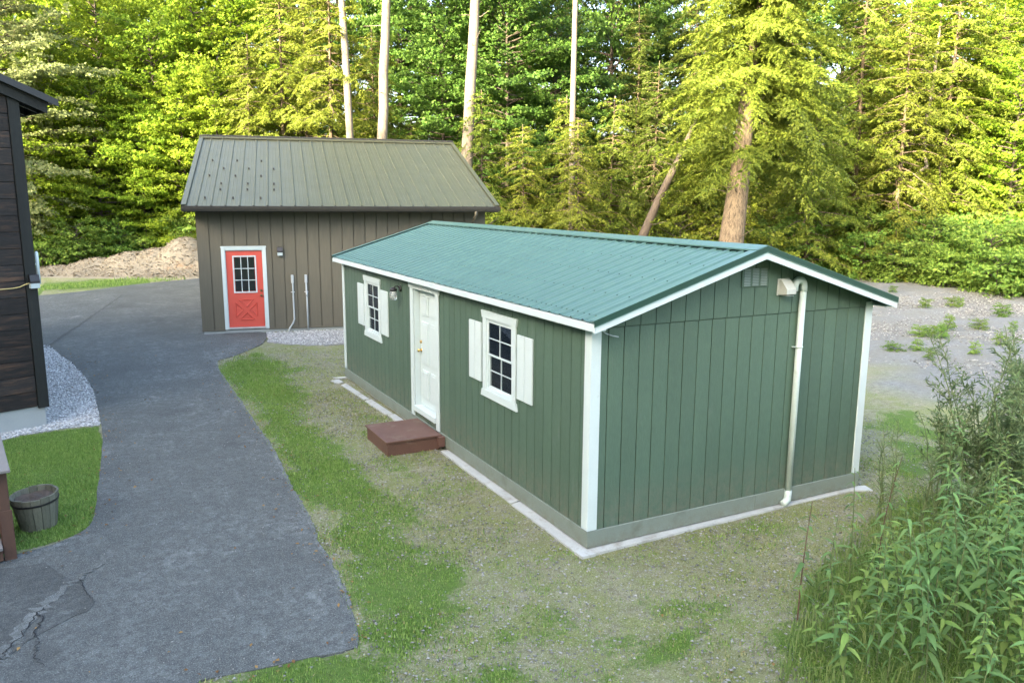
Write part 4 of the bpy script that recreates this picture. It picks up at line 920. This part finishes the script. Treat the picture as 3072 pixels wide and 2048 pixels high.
# ================================================================== TREES
def nrm(v): return v/np.maximum(np.linalg.norm(v, axis=-1, keepdims=True), 1e-9)
def crown(seed, H, z0, rmax, kind, nb, leaf, r0, tilt=0.0):
    """returns (leaf V, leaf F) and tubes for trunk and limbs. kind: 'broad' or 'hem'"""
    R_ = np.random.RandomState(seed); tubes = []
    ph = R_.rand()*6.28
    def axis_at(z): return np.array([math.sin(z*.35+ph)*.12*z/H+tilt*z, math.cos(z*.28+ph)*.12*z/H, z])
    tz = np.linspace(-.2, H*.98, 9); tubes.append(([axis_at(q) for q in tz], [max(.02, r0*(1-.93*max(q, 0)/H)*(1.25 if q < .2 else 1)) for q in tz], 8))
    LP, LD, LN, LL, LW = [], [], [], [], []
    for i in range(nb):
        t = (i+R_.rand())/nb; z = z0+(H*.97-z0)*t; az = i*2.39996+R_.randn()*.35
        if kind == 'broad':
            ln = rmax*(.45+.75*math.sin(math.pi*min(1, .12+.85*t))**.8)*(.6+.55*R_.rand()); rise = -.12+.75*t+R_.randn()*.14; droop = .10
        else:
            ln = rmax*(1-t)**.55*(.55+.6*R_.rand())+.35; rise = .12+R_.randn()*.24-.12*(1-t); droop = .34
        if ln < .4: continue
        d0_ = np.array([math.cos(az), math.sin(az), rise]); ns = 7; P = [axis_at(z)]; d = nrm(d0_)
        for k in range(ns):
            d = nrm(d+np.array([R_.randn()*.13, R_.randn()*.13, -droop/ns*(1+k*.35)+R_.randn()*.05])); P.append(P[-1]+d*ln/ns)
        P = np.array(P)
        if ln > .8: tubes.append((P[:6], list(np.linspace(min(.055, .013*ln+.012), .008, 6)), 4))
        sp = .165 if kind == 'broad' else .115; nbl = max(2, int(ln*.85/sp))
        for j in range(nbl):
            u = (.16 if kind == 'broad' else .07)+(.84 if kind == 'broad' else .93)*(j+R_.rand())/nbl; k = min(ns-1, int(u*ns)); q = P[k]+(P[k+1]-P[k])*(u*ns-k); dd = nrm(P[k+1]-P[k])
            side = nrm(np.cross(dd, [0, 0, 1]))*(1 if j % 2 else -1)
            bl = (.30+.6*R_.rand())*(1.15-.55*u)*(1.25 if kind == 'broad' else min(1.0, .35+.28*ln))
            bd = nrm(dd*.65+side*.85+np.array([0, 0, R_.randn()*.22-(.0 if kind == 'broad' else .12)]))
            step = .062 if kind == 'broad' else .044; m_ = max(3, int(bl/step))
            tt = np.linspace(.1, 1, m_); base = q+bd*bl*tt[:, None]; base[:, 2] -= (.08 if kind == 'broad' else .30)*bl*tt**2
            for s in (-1, 1):
                sd = nrm(np.cross(bd, [0, 0, 1]))*s; pos = base+R_.randn(m_, 3)*(.05 if kind == 'broad' else .012)
                ld = nrm(bd*.55+sd*.8+R_.randn(m_, 3)*(.45 if kind == 'broad' else .22)+np.array([0, 0, -.15 if kind == 'broad' else -.28]))
                out = nrm(np.array([math.cos(az), math.sin(az), 0])); nn = nrm(np.array([0, 0, .55])+out*.75+R_.randn(m_, 3)*(.5 if kind == 'broad' else .38))
                ll = leaf*(.65+.6*R_.rand(m_))*(1 if kind == 'broad' else (1.15-.65*tt)); LP.append(pos); LD.append(ld); LN.append(nn); LL.append(ll); LW.append(ll*(.80 if kind == 'broad' else .36))
    LP, LD, LN, LL, LW = np.vstack(LP), np.vstack(LD), np.vstack(LN), np.concatenate(LL), np.concatenate(LW)
    return leaves(LP, LD, LN, LL, LW), tubes
def leaves(P, D, Nn, l, w_):
    S_ = nrm(np.cross(D, Nn)); Nn = nrm(np.cross(S_, D)); l = l[:, None]; w_ = w_[:, None]
    V = np.stack([P, P+D*l*.45+S_*w_*.5+Nn*l*.06, P+D*l-Nn*l*.12, P+D*l*.45-S_*w_*.5+Nn*l*.06], 1).reshape(-1, 3)
    return V, np.arange(len(P)*4).reshape(-1, 4)
class Proto: pass
def proto(seed, H, z0, rmax, kind, nb, leaf, r0, lmat, bmat, **kw):
    p = Proto(); (V, F), tb = crown(seed, H, z0, rmax, kind, nb, leaf, r0, **kw)
    p.crown = mesh_np('crown', V, F, lmat); v, f = join([tube_vf(a, b, c, False) for a, b, c in tb]); p.trunk = mesh('trunk', v, f, bmat, True)
    p.n = len(F); p.H = H; return p
pm = [proto(101, 15, .8, 3.8, 'broad', 120, .155, .15, m_lmaple, m_bark), proto(102, 17, 1.0, 4.2, 'broad', 130, .165, .17, m_lmaple, m_bark), proto(103, 12, .6, 3.4, 'broad', 100, .15, .12, m_lmaple, m_bark)]
ph_ = [proto(111, 16, .5, 3.4, 'hem', 165, .165, .16, m_lhem, m_bark_h), proto(112, 12, .3, 3.1, 'hem', 140, .16, .12, m_lhem, m_bark_h), proto(113, 8.5, .2, 2.7, 'hem', 110, .15, .09, m_lhem, m_bark_h)]
ph_.append(proto(114, 17, 4.6, 4.4, 'hem', 215, .165, .05, m_lhem, m_bark_h))
pbush = [proto(121, 2.6, .15, 1.5, 'broad', 26, .15, .03, m_lbrush, m_bark), proto(122, 1.7, .1, 1.2, 'broad', 20, .14, .025, m_lbrush, m_bark)]
def plant(name, p, x_, y_, rz, s, lab, cat, group, lmat=None, z=None, sz=None, bmat=None):
    zz = float(hgt(x_, y_)) if z is None else z
    root = ob(name, None, None, (x_, y_, zz), (0, 0, rz), (s, s, sz or s), label=lab, cat=cat, group=group)
    tr = ob('trunk', p.trunk, root); cr = ob('crown', p.crown, root)
    for o, mt in ((cr, lmat), (tr, bmat)):
        if mt is not None: o.material_slots[0].link = 'OBJECT'; o.material_slots[0].material = mt
    return root
LMAPLE = ('bright yellow-green maple in the wood beyond the mound and garage', 'leafy maples of the wood behind garage and mound')
LHEM = ('feathery yellow-green hemlock at the sunlit edge of the wood', 'hemlocks along the sunlit edge of the wood')
LOAK = ('deep green broadleaf tree in the wood behind the two pale trunks', 'deep green broadleaf trees of the wood')
LBACK = ('shaded tree deep in the wood behind the front row', 'trees deep in the wood')
R2 = random.Random(77)
def put(kind, u, dep, idx, s=1., lm=None, lab=None, name=None, sz=None):
    x_, y_ = at(u, dep); pr = {'m': pm, 'h': ph_}[kind][idx]; lab = lab or {'m': LMAPLE, 'h': LHEM}[kind]
    return plant(name or {'m': 'maple_tree', 'h': 'hemlock_tree'}[kind], pr, x_, y_, R2.uniform(0, 6.28), s*R2.uniform(.93, 1.07), lab[0], 'tree', lab[1], lm, sz=sz)
PALE = ('pale grey-green leafy tree rising behind the dark house roof', None)
put('m', 20, 40, 1, 1.0, m_lpale, PALE, 'pale_leafy_tree')
for u, dep, i, s in ((190, 44, 2, 1.0), (330, 47, 0, 1.05), (480, 45, 2, 1.05), (610, 48, 0, 1.05), (400, 53, 1, 1.1), (250, 52, 1, 1.05), (720, 50, 1, 1.0), (90, 50, 0, 1.1), (560, 58, 1, 1.1), (300, 43, 2, .75), (430, 43.5, 2, .7), (560, 43.5, 2, .8), (120, 42, 2, .8), (660, 44, 2, .85)): put('m', u, dep, i, s)
for u, dep, i, s in ((860, 43, 0, 1.0), (1000, 39.5, 0, .95), (760, 42, 1, .95), (1130, 43, 1, 1.05), (930, 47, 0, 1.1), (1240, 44, 2, 1.0)): put('h', u, dep, i, s)
for u, dep, i, s in ((1330, 46, 0, 1.0), (1520, 44, 1, 1.0), (1660, 47, 0, 1.0), (1430, 50, 1, 1.05)): put('m', u, dep, i, s, m_loak, LOAK, 'broadleaf_tree')
for u, dep, i, s in ((1440, 37, 2, .95), (1570, 36, 2, .85), (1735, 33.6, 2, .8), (1690, 37, 2, 1.0), (1830, 37, 2, 1.05), (2430, 36, 1, .9), (2560, 39, 0, .95), (2690, 37, 1, 1.0), (2820, 40, 0, 1.0), (2960, 42, 1, 1.15), (3080, 43, 0, 1.0), (2620, 44, 0, 1.1), (2250, 44, 0, 1.1), (2750, 46, 0, 1.1)): put('h', u, dep, i, s)
for u, dep, i, s in ((1960, 45, 1, 1.0), (2070, 47, 0, 1.0), (1900, 48, 0, 1.0), (2330, 45, 0, 1.0)): put('h', u, dep, i, s, m_lhemd, ('hemlock with shade painted into its needles around the big trunk', 'hemlocks darkened for shade around the big trunk'))
for u, dep, i, s in ((2730, 42, 2, 1.0), (2900, 45, 0, 1.0), (3030, 40, 2, .9), (3150, 46, 1, 1.0)): put('m', u, dep, i, s, m_lmaple, ('light green maple mixed among the hemlocks beyond the gravel lot', 'maples among the hemlocks beyond the gravel lot'))
for k in range(46):
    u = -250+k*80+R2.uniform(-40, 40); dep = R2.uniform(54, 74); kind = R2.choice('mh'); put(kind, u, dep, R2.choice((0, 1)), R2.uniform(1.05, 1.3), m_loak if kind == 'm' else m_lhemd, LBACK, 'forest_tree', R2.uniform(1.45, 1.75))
# big hemlock with bare lower trunk, leaning trunk, tall pale trunks
def trunk_mesh(pts, rad, n=14, seed=0, mat=m_bark_p, stubs=0):
    rr = random.Random(seed); parts = [tube_vf(pts, rad, n, True)]
    for k in range(stubs):
        t = rr.uniform(.05, .85)*(len(pts)-1); i = int(t); a, b = Vector(pts[i]), Vector(pts[i+1]); q = a.lerp(b, t-i); an = rr.uniform(0, 6.28); ln = rr.uniform(.25, 1.3)
        d = Vector((math.cos(an), math.sin(an), rr.uniform(-.1, .5))).normalized(); parts.append(tube_vf([q, q+d*ln*.5, q+d*ln+Vector((0, 0, rr.uniform(-.1, .2)))], [.028, .018, .006], 5, False))
    v, f = join(parts); me = mesh('trunk', v, f, mat, True); return me
def ptz(u, v, dep):
    d = ray(u, v); P = CAM+d*dep; return P
def px_tree(name, pts_px, dep, rads, lab, mat, stubs, seed, top=None, crown_proto=None, cs=1.0, cz=None, lmat=None):
    P = [ptz(u, v, dep) for u, v in pts_px]; base = P[0].copy(); g = float(hgt(base[0], base[1])); d = P[0]-P[1]; k = (P[0][2]-g+.1)/max(1e-3, abs(d[2])) ; b0 = P[0]+d*k
    root = ob(name, None, None, (b0[0], b0[1], g), label=lab, cat='tree')
    P = [b0]+P; rads = [rads[0]*1.12]+rads
    e = P[-1]+(P[-1]-P[-2])/np.linalg.norm(P[-1]-P[-2])*(top or 6.0); P.append(e); rads = rads+[rads[-1]*.55]
    loc = [tuple(q-np.array([b0[0], b0[1], g])) for q in P]
    ob('trunk', trunk_mesh(loc, rads, 14, seed, mat, stubs), root)
    if crown_proto:
        c = ob('crown', crown_proto.crown, root, (loc[-1][0], loc[-1][1], loc[-1][2]-crown_proto.H*cs*.72 if cz is None else cz), (0, 0, seed), (cs, cs, cs))
        if lmat: c.material_slots[0].link = 'OBJECT'; c.material_slots[0].material = lmat
    if crown_proto is ph_[3]:
        for k_ in (1.9,): ob('crown', crown_proto.crown, root, (loc[-1][0]*.7, loc[-1][1]*.7, 3.4), (0, 0, seed+k_), (.75, .75, .8))
    return root
px_tree('pine_tree', [(1146, 425), (1151, 330), (1150, 220), (1156, 110), (1159, 0)], 37, [.24, .228, .222, .205, .19], 'tall pale bare trunk rising straight behind the garage ridge', m_bark_p, 7, 1, 7, pm[2], .6)
px_tree('pine_tree', [(1399, 490), (1406, 380), (1411, 260), (1420, 120), (1425, 0)], 36, [.275, .255, .245, .23, .205], 'tall pale trunk with broken branch stubs by the garage gable', m_bark_p, 12, 2, 7, pm[2], .6)
px_tree('pine_tree', [(1042, 270), (1034, 130), (1024, 0)], 37.6, [.17, .165, .155], 'pale trunk half hidden by hemlocks behind the garage ridge', m_bark_p, 4, 3, 7, pm[2], .6)
px_tree('pine_tree', [(1714, 690), (1716, 420), (1726, 0)], 35, [.15, .135, .11], 'slender pale trunk standing behind the shed ridge', m_bark_p, 9, 4, 7, pm[2], .6)
px_tree('hemlock_tree', [(2192, 735), (2225, 480), (2240, 300), (2262, 150)], 30, [.47, .36, .27, .20], 'big hemlock with thick furrowed trunk behind the shed roof', m_bark_h, 26, 5, 4, ph_[3], 1.0, 0.0)
px_tree('hemlock_tree', [(1925, 715), (1975, 600), (2040, 470), (2070, 400)], 34.5, [.20, .17, .14, .09], 'leaning rough trunk beside the big hemlock', m_bark, 8, 6, 2, ph_[1], .7, 3.6)
px_tree('birch_tree', [(2670, 660), (2690, 580), (2720, 540), (2780, 500), (2770, 400), (2800, 250), (2830, 0)], 39, [.16, .15, .10, .085, .08, .07, .05], 'crooked pale-barked tree leaning among hemlocks beyond the gravel lot', m_bark_p, 8, 7, 3, pm[2], .55)
for u, v, s in ((460, 745, 1), (530, 750, 1.2), (330, 745, .8), (175, 740, .9), (610, 730, 1)):
    px_tree('forest_tree', [(u, v), (u-6, v-90), (u-14, v-240)], 48, [.20*s, .18*s, .14*s], 'dark trunk of %s tree standing behind the chip mound' % {460: 'a slender', 530: 'a stout', 330: 'a thin', 175: 'a straight', 610: 'an upright'}[u], m_bark, 2, u, 4, pm[2], .6, 1.5)
# brush along the forest edge
LBR = ('leafy green brush at the edge of the gravel lot', 'brush along the gravel lot')
for k in range(30):
    u = 2320+k*30+R2.uniform(-14, 14); dep = 35.5+R2.uniform(0, 5)-(1.5 if u > 2850 else 0); x_, y_ = at(u, dep); plant('brush_shrub', pbush[k % 2], x_, y_, R2.uniform(0, 6), R2.uniform(.75, 1.1), LBR[0], 'shrub', LBR[1])
for k in range(26):
    u = 2700+k*17+R2.uniform(-12, 12); dep = 34.5-(u-2700)/420*5.0+R2.uniform(-.3, 2.2); x_, y_ = at(u, dep); plant('brush_shrub', pbush[k % 2], x_, y_, R2.uniform(0, 6), R2.uniform(.5, .95), LBR[0], 'shrub', LBR[1])
LB2 = ('low bright green shrub behind the chip mound', 'shrubs behind the chip mound')
for u, dep, s in ((110, 39, .7), (165, 39.5, .75), (225, 40, .8), (290, 41, .75), (350, 42, .8), (420, 42, .8), (590, 42, 1.2), (480, 44, .9), (560, 42.5, 1.0), (60, 41, 1.)): 
    x_, y_ = at(u, dep); plant('low_shrub', pbush[R2.randint(0, 1)], x_, y_, R2.uniform(0, 6), s, LB2[0], 'shrub', LB2[1])
LB3 = ('undergrowth shrub below the hemlocks behind the shed', 'undergrowth below the hemlocks')
for k in range(16):
    u = 1480+k*55+R2.uniform(-15, 15); dep = 33+R2.uniform(0, 4); x_, y_ = at(u, dep); plant('undergrowth_shrub', pbush[k % 2], x_, y_, R2.uniform(0, 6), R2.uniform(.7, 1.1), LB3[0], 'shrub', LB3[1], m_lhem)
LB4 = ('small green tuft sprouting from the grey gravel lot', 'tufts on the gravel lot')
for k in range(18):
    u, v = R2.uniform(2640, 3060), R2.uniform(880, 1080); x_, y_ = gpt(u, v); plant('gravel_tuft', pbush[k % 2], x_, y_, R2.uniform(0, 6), R2.uniform(.08, .22), LB4[0], 'plant', LB4[1], sz=R2.uniform(.10, .22))
# trees across the yard, behind the viewpoint: they keep the low sun off the yard
LSH = ('tall leafy tree across the yard, on the side the sun comes from', 'trees along the sunny side of the property')
sa = np.array([math.sin(ca), math.cos(ca)]); sp_ = np.array([sa[1], -sa[0]])
for row in range(5):
    for k in range(17):
        b_ = -50+k*6.2+(3.1 if row % 2 else 0)+R2.uniform(-1.2, 1.2); a_ = 28+row*5+R2.uniform(-1.5, 1.5); q = sa*a_+sp_*b_
        Ht = (19.3 if -2 < b_ < 24 else 15.2+(1.2 if b_ < 0 else 0))+row*1.25
        pr = R2.choice((pm[0], pm[1], ph_[0])); s = Ht/pr.H*R2.uniform(.93, 1.05)
        plant('shade_tree', pr, float(q[0]), float(q[1]), R2.uniform(0, 6.28), s*1.1, LSH[0], 'tree', LSH[1], None, sz=s)

# ================================================================== FOREGROUND WEEDS
def leaf_mesh(name, ln, wd, mat, bend, fold):
    V = []; F = []; n = 5
    for i in range(n+1):
        t = i/n; wv = wd*math.sin(math.pi*min(1, t**.75*.97+.02))**.9/2 if 0 < i < n else .002; zc = -bend*t*t*ln; y_ = ln*t*(1-.18*bend*t)
        V += [(-wv, y_, zc+fold*wv), (0, y_, zc), (wv, y_, zc+fold*wv)]
    for i in range(n):
        for k in (0, 1): F.append([i*3+k, i*3+k+1, i*3+3+k+1, i*3+3+k])
    return mesh(name, V, F, mat, True)
WL = [leaf_mesh('leaf', .135, .030, m_lweed, .35, .35), leaf_mesh('leaf', .125, .034, m_lweed, .6, .3), leaf_mesh('leaf', .15, .030, m_lweed, .85, .4)]
m_lweed2 = leafmat('broad_weed_leaf', (.14, .25, .06), (.23, .35, .095), .35, .3, .65)
WL2 = [leaf_mesh('leaf', .095, .034, m_lweed2, .4, .3), leaf_mesh('leaf', .11, .030, m_lweed2, .7, .35), leaf_mesh('leaf', .075, .026, m_lweed2, .3, .3)]
LW_ = ('tall weed with long narrow green leaves in the overgrown corner', 'tall weeds in the overgrown corner')
LW2 = ('leafy weed with shorter, lighter green leaves in the overgrown corner', 'light green weeds in the overgrown corner')
R3 = random.Random(21); nweed = 0
def weed(x_, y_, H, lab, group=None, stem=m_stem, dens=1.0, ls=1.0, kinds=None):
    g = float(hgt(x_, y_)); lx, ly = R3.uniform(-.16, .16), R3.uniform(-.16, .16)
    root = ob('tall_weed', None, None, (x_, y_, g), (0, 0, R3.uniform(0, 6.28)), label=lab, cat='plant', group=group)
    pts = [(lx*H*t*t, ly*H*t*t, H*t) for t in (0, .25, .5, .75, 1.)]; v, f = tube_vf(pts, [.008, .007, .006, .0045, .0025], 5, False); ob('stem', mesh('stem', v, f, stem, True), root)
    nl = int(H*26*dens); 
    for i in range(nl):
        t = .22+.78*(i+R3.random()*.6)/nl; z_ = H*t; az = i*2.4+R3.uniform(-.4, .4); s = ls*R3.uniform(.55, 1.25)*(1.15-.55*max(0, (t-.62)/.38))*(.8 if t < .35 else 1)
        pit = R3.uniform(-.1, .45)+(.75*max(0, (t-.8)/.2))
        o = ob('leaf', (kinds or WL)[R3.randint(0, 2)], root, (lx*H*t*t, ly*H*t*t, z_), (pit, R3.uniform(-.35, .35), az), (s, s, s))
    return root
for (u, v, H, lab, st_) in ((2392, 1860, 1.12, 'single weed with reddish stem at the edge of the overgrown corner', m_stemr), (2545, 1770, 1.28, 'upright weed with dark stem before the shed skirt corner', m_stem), (2625, 1745, 1.35, 'leaning weed with bare lower stem near the drainpipe', m_stemr), (2480, 1800, .85, 'short young weed between two tall weeds by the shed end', m_stem)):
    x_, y_ = gpt(u, v); weed(x_, y_, H, lab, None, st_, .75)
P = np.array(weeds_area); lo, hi = P.min(0), P.max(0); cnt = 0; tries = 0
rim = gpoly([(2400, 2048), (2480, 1920), (2620, 1800), (2750, 1700), (2900, 1640), (3072, 1590)]) + [(7.0, -2.9), (5.6, -5.2), (1.9, -5.0)]
placed = []
while cnt < 112 and tries < 8000:
    tries += 1; x_, y_ = R3.uniform(lo[0], hi[0]), R3.uniform(lo[1], hi[1])
    if not inpoly(np.array([x_]), np.array([y_]), rim)[0]: continue
    dep = float((np.array([x_, y_, 0])-CAM)@AX_F); uu = 1536+FPX*float((np.array([x_, y_, 0])-CAM)@AX_R)/dep
    if uu > 3350 or dep < 4.6 or any((x_-a)**2+(y_-b)**2 < .16**2 for a, b in placed): continue
    placed.append((x_, y_)); dr = float(dist_poly(np.array([x_]), np.array([y_]), rim)[0]); k2 = R3.random() < .38
    weed(x_, y_, R3.uniform(.35, .8)+min(.75, dr*.9)*R3.uniform(.5, 1.25), *((LW2 if k2 else LW_)), dens=1.25 if k2 else .95, ls=1.22, kinds=WL2 if k2 else None); cnt += 1
for k in range(12):
    x_, y_ = gpt(R3.uniform(2760, 3090), R3.uniform(1500, 1660)); weed(x_, y_, R3.uniform(1.15, 1.75), 'very tall leafy weed among the airy saplings', 'very tall weeds among the saplings', dens=1.0, ls=1.0)
# airy saplings: many thin branches, small narrow leaves
def sapling(name, x_, y_, H, seed, lab, group, spread=.55, leaf=.07, nb=46, lean=(0, 0)):
    R_ = np.random.RandomState(seed); g = float(hgt(x_, y_)); root = ob(name, None, None, (x_, y_, g), label=lab, cat='shrub', group=group)
    tb = []; LP, LD, LN, LL = [], [], [], []
    ns = R_.randint(2, 5)
    for s in range(ns):
        a = R_.rand()*6.28; top = np.array([math.cos(a)*spread*.6+lean[0], math.sin(a)*spread*.6+lean[1], H*(.7+.3*R_.rand())]); P = np.array([np.array([0, 0, 0])+top*np.array([t**1.5, t**1.5, t]) for t in np.linspace(0, 1, 8)])+R_.randn(8, 3)*.015
        tb.append((P, list(np.linspace(.012, .003, 8)), 5))
        for i in range(nb//ns):
            t = .18+.8*R_.rand(); k = min(6, int(t*7)); q = P[k]+(P[k+1]-P[k])*(t*7-k); az = R_.rand()*6.28; ln = (.22+.5*R_.rand())*(1.15-.7*t)*H*.32
            d = nrm(np.array([math.cos(az)*.75, math.sin(az)*.75, .75+R_.randn()*.15])); B = q+d*np.linspace(0, ln, 5)[:, None]; B[:, 2] -= .10*ln*np.linspace(0, 1, 5)**2; tb.append((B, [.004, .0035, .003, .002, .0015], 4))
            m_ = max(4, int(ln/.024)); tt = np.linspace(.12, 1, m_); pos = q+d*ln*tt[:, None]; pos[:, 2] -= .10*ln*tt**2
            LP.append(pos); LD.append(nrm(d*.7+R_.randn(m_, 3)*.6)); LN.append(nrm(R_.randn(m_, 3)*.6+np.array([0, 0, .8]))); LL.append(leaf*(.5+.8*R_.rand(m_)))
    LP, LD, LN, LL = np.vstack(LP), np.vstack(LD), np.vstack(LN), np.concatenate(LL); V, F = leaves(LP, LD, LN, LL, LL*.27)
    ob('foliage', mesh_np('foliage', V, F, m_lsap), root); v, f = join([tube_vf(a, b, c, False) for a, b, c in tb]); ob('stems', mesh('stems', v, f, m_stem, True), root); return root
LS = ('airy willow-like sapling with thin stems beside the gravel lot', 'airy saplings beside the gravel lot')
for i, (u, v, H, sp, nb) in enumerate(((2900, 1560, 2.6, .75, 110), (3010, 1600, 2.3, .8, 120), (3080, 1540, 2.5, .8, 120), (2960, 1500, 1.9, .7, 90), (2800, 1560, 1.6, .5, 60), (3120, 1660, 2.0, .7, 100), (3040, 1500, 2.2, .7, 130), (2860, 1640, 1.2, .5, 60), (3090, 1600, 2.4, .8, 170), (3000, 1540, 2.1, .8, 170), (2930, 1530, 1.7, .6, 120), (3060, 1450, 2.2, .8, 170), (2850, 1520, 1.5, .5, 90), (3150, 1560, 2.5, .9, 180))):
    x_, y_ = gpt(u, v); sapling('willow_sapling', x_, y_, H, 300+i, *LS, spread=sp, nb=nb, lean=(-.25, .05) if i == 0 else (0, 0))
for i, (u, v, H, lab) in enumerate(((2640, 1560, 1.25, 'feathery upright weed stalk near the far shed corner'), (2668, 1590, 1.45, 'tallest feathery weed stalk beside the shed corner'), (2760, 1620, 1.3, 'feathery weed stalk standing among the broad-leaved weeds'))):
    x_, y_ = gpt(u, v); sapling('feathery_weed', x_, y_, H, 330+i, lab, None, spread=.16, leaf=.035, nb=54)
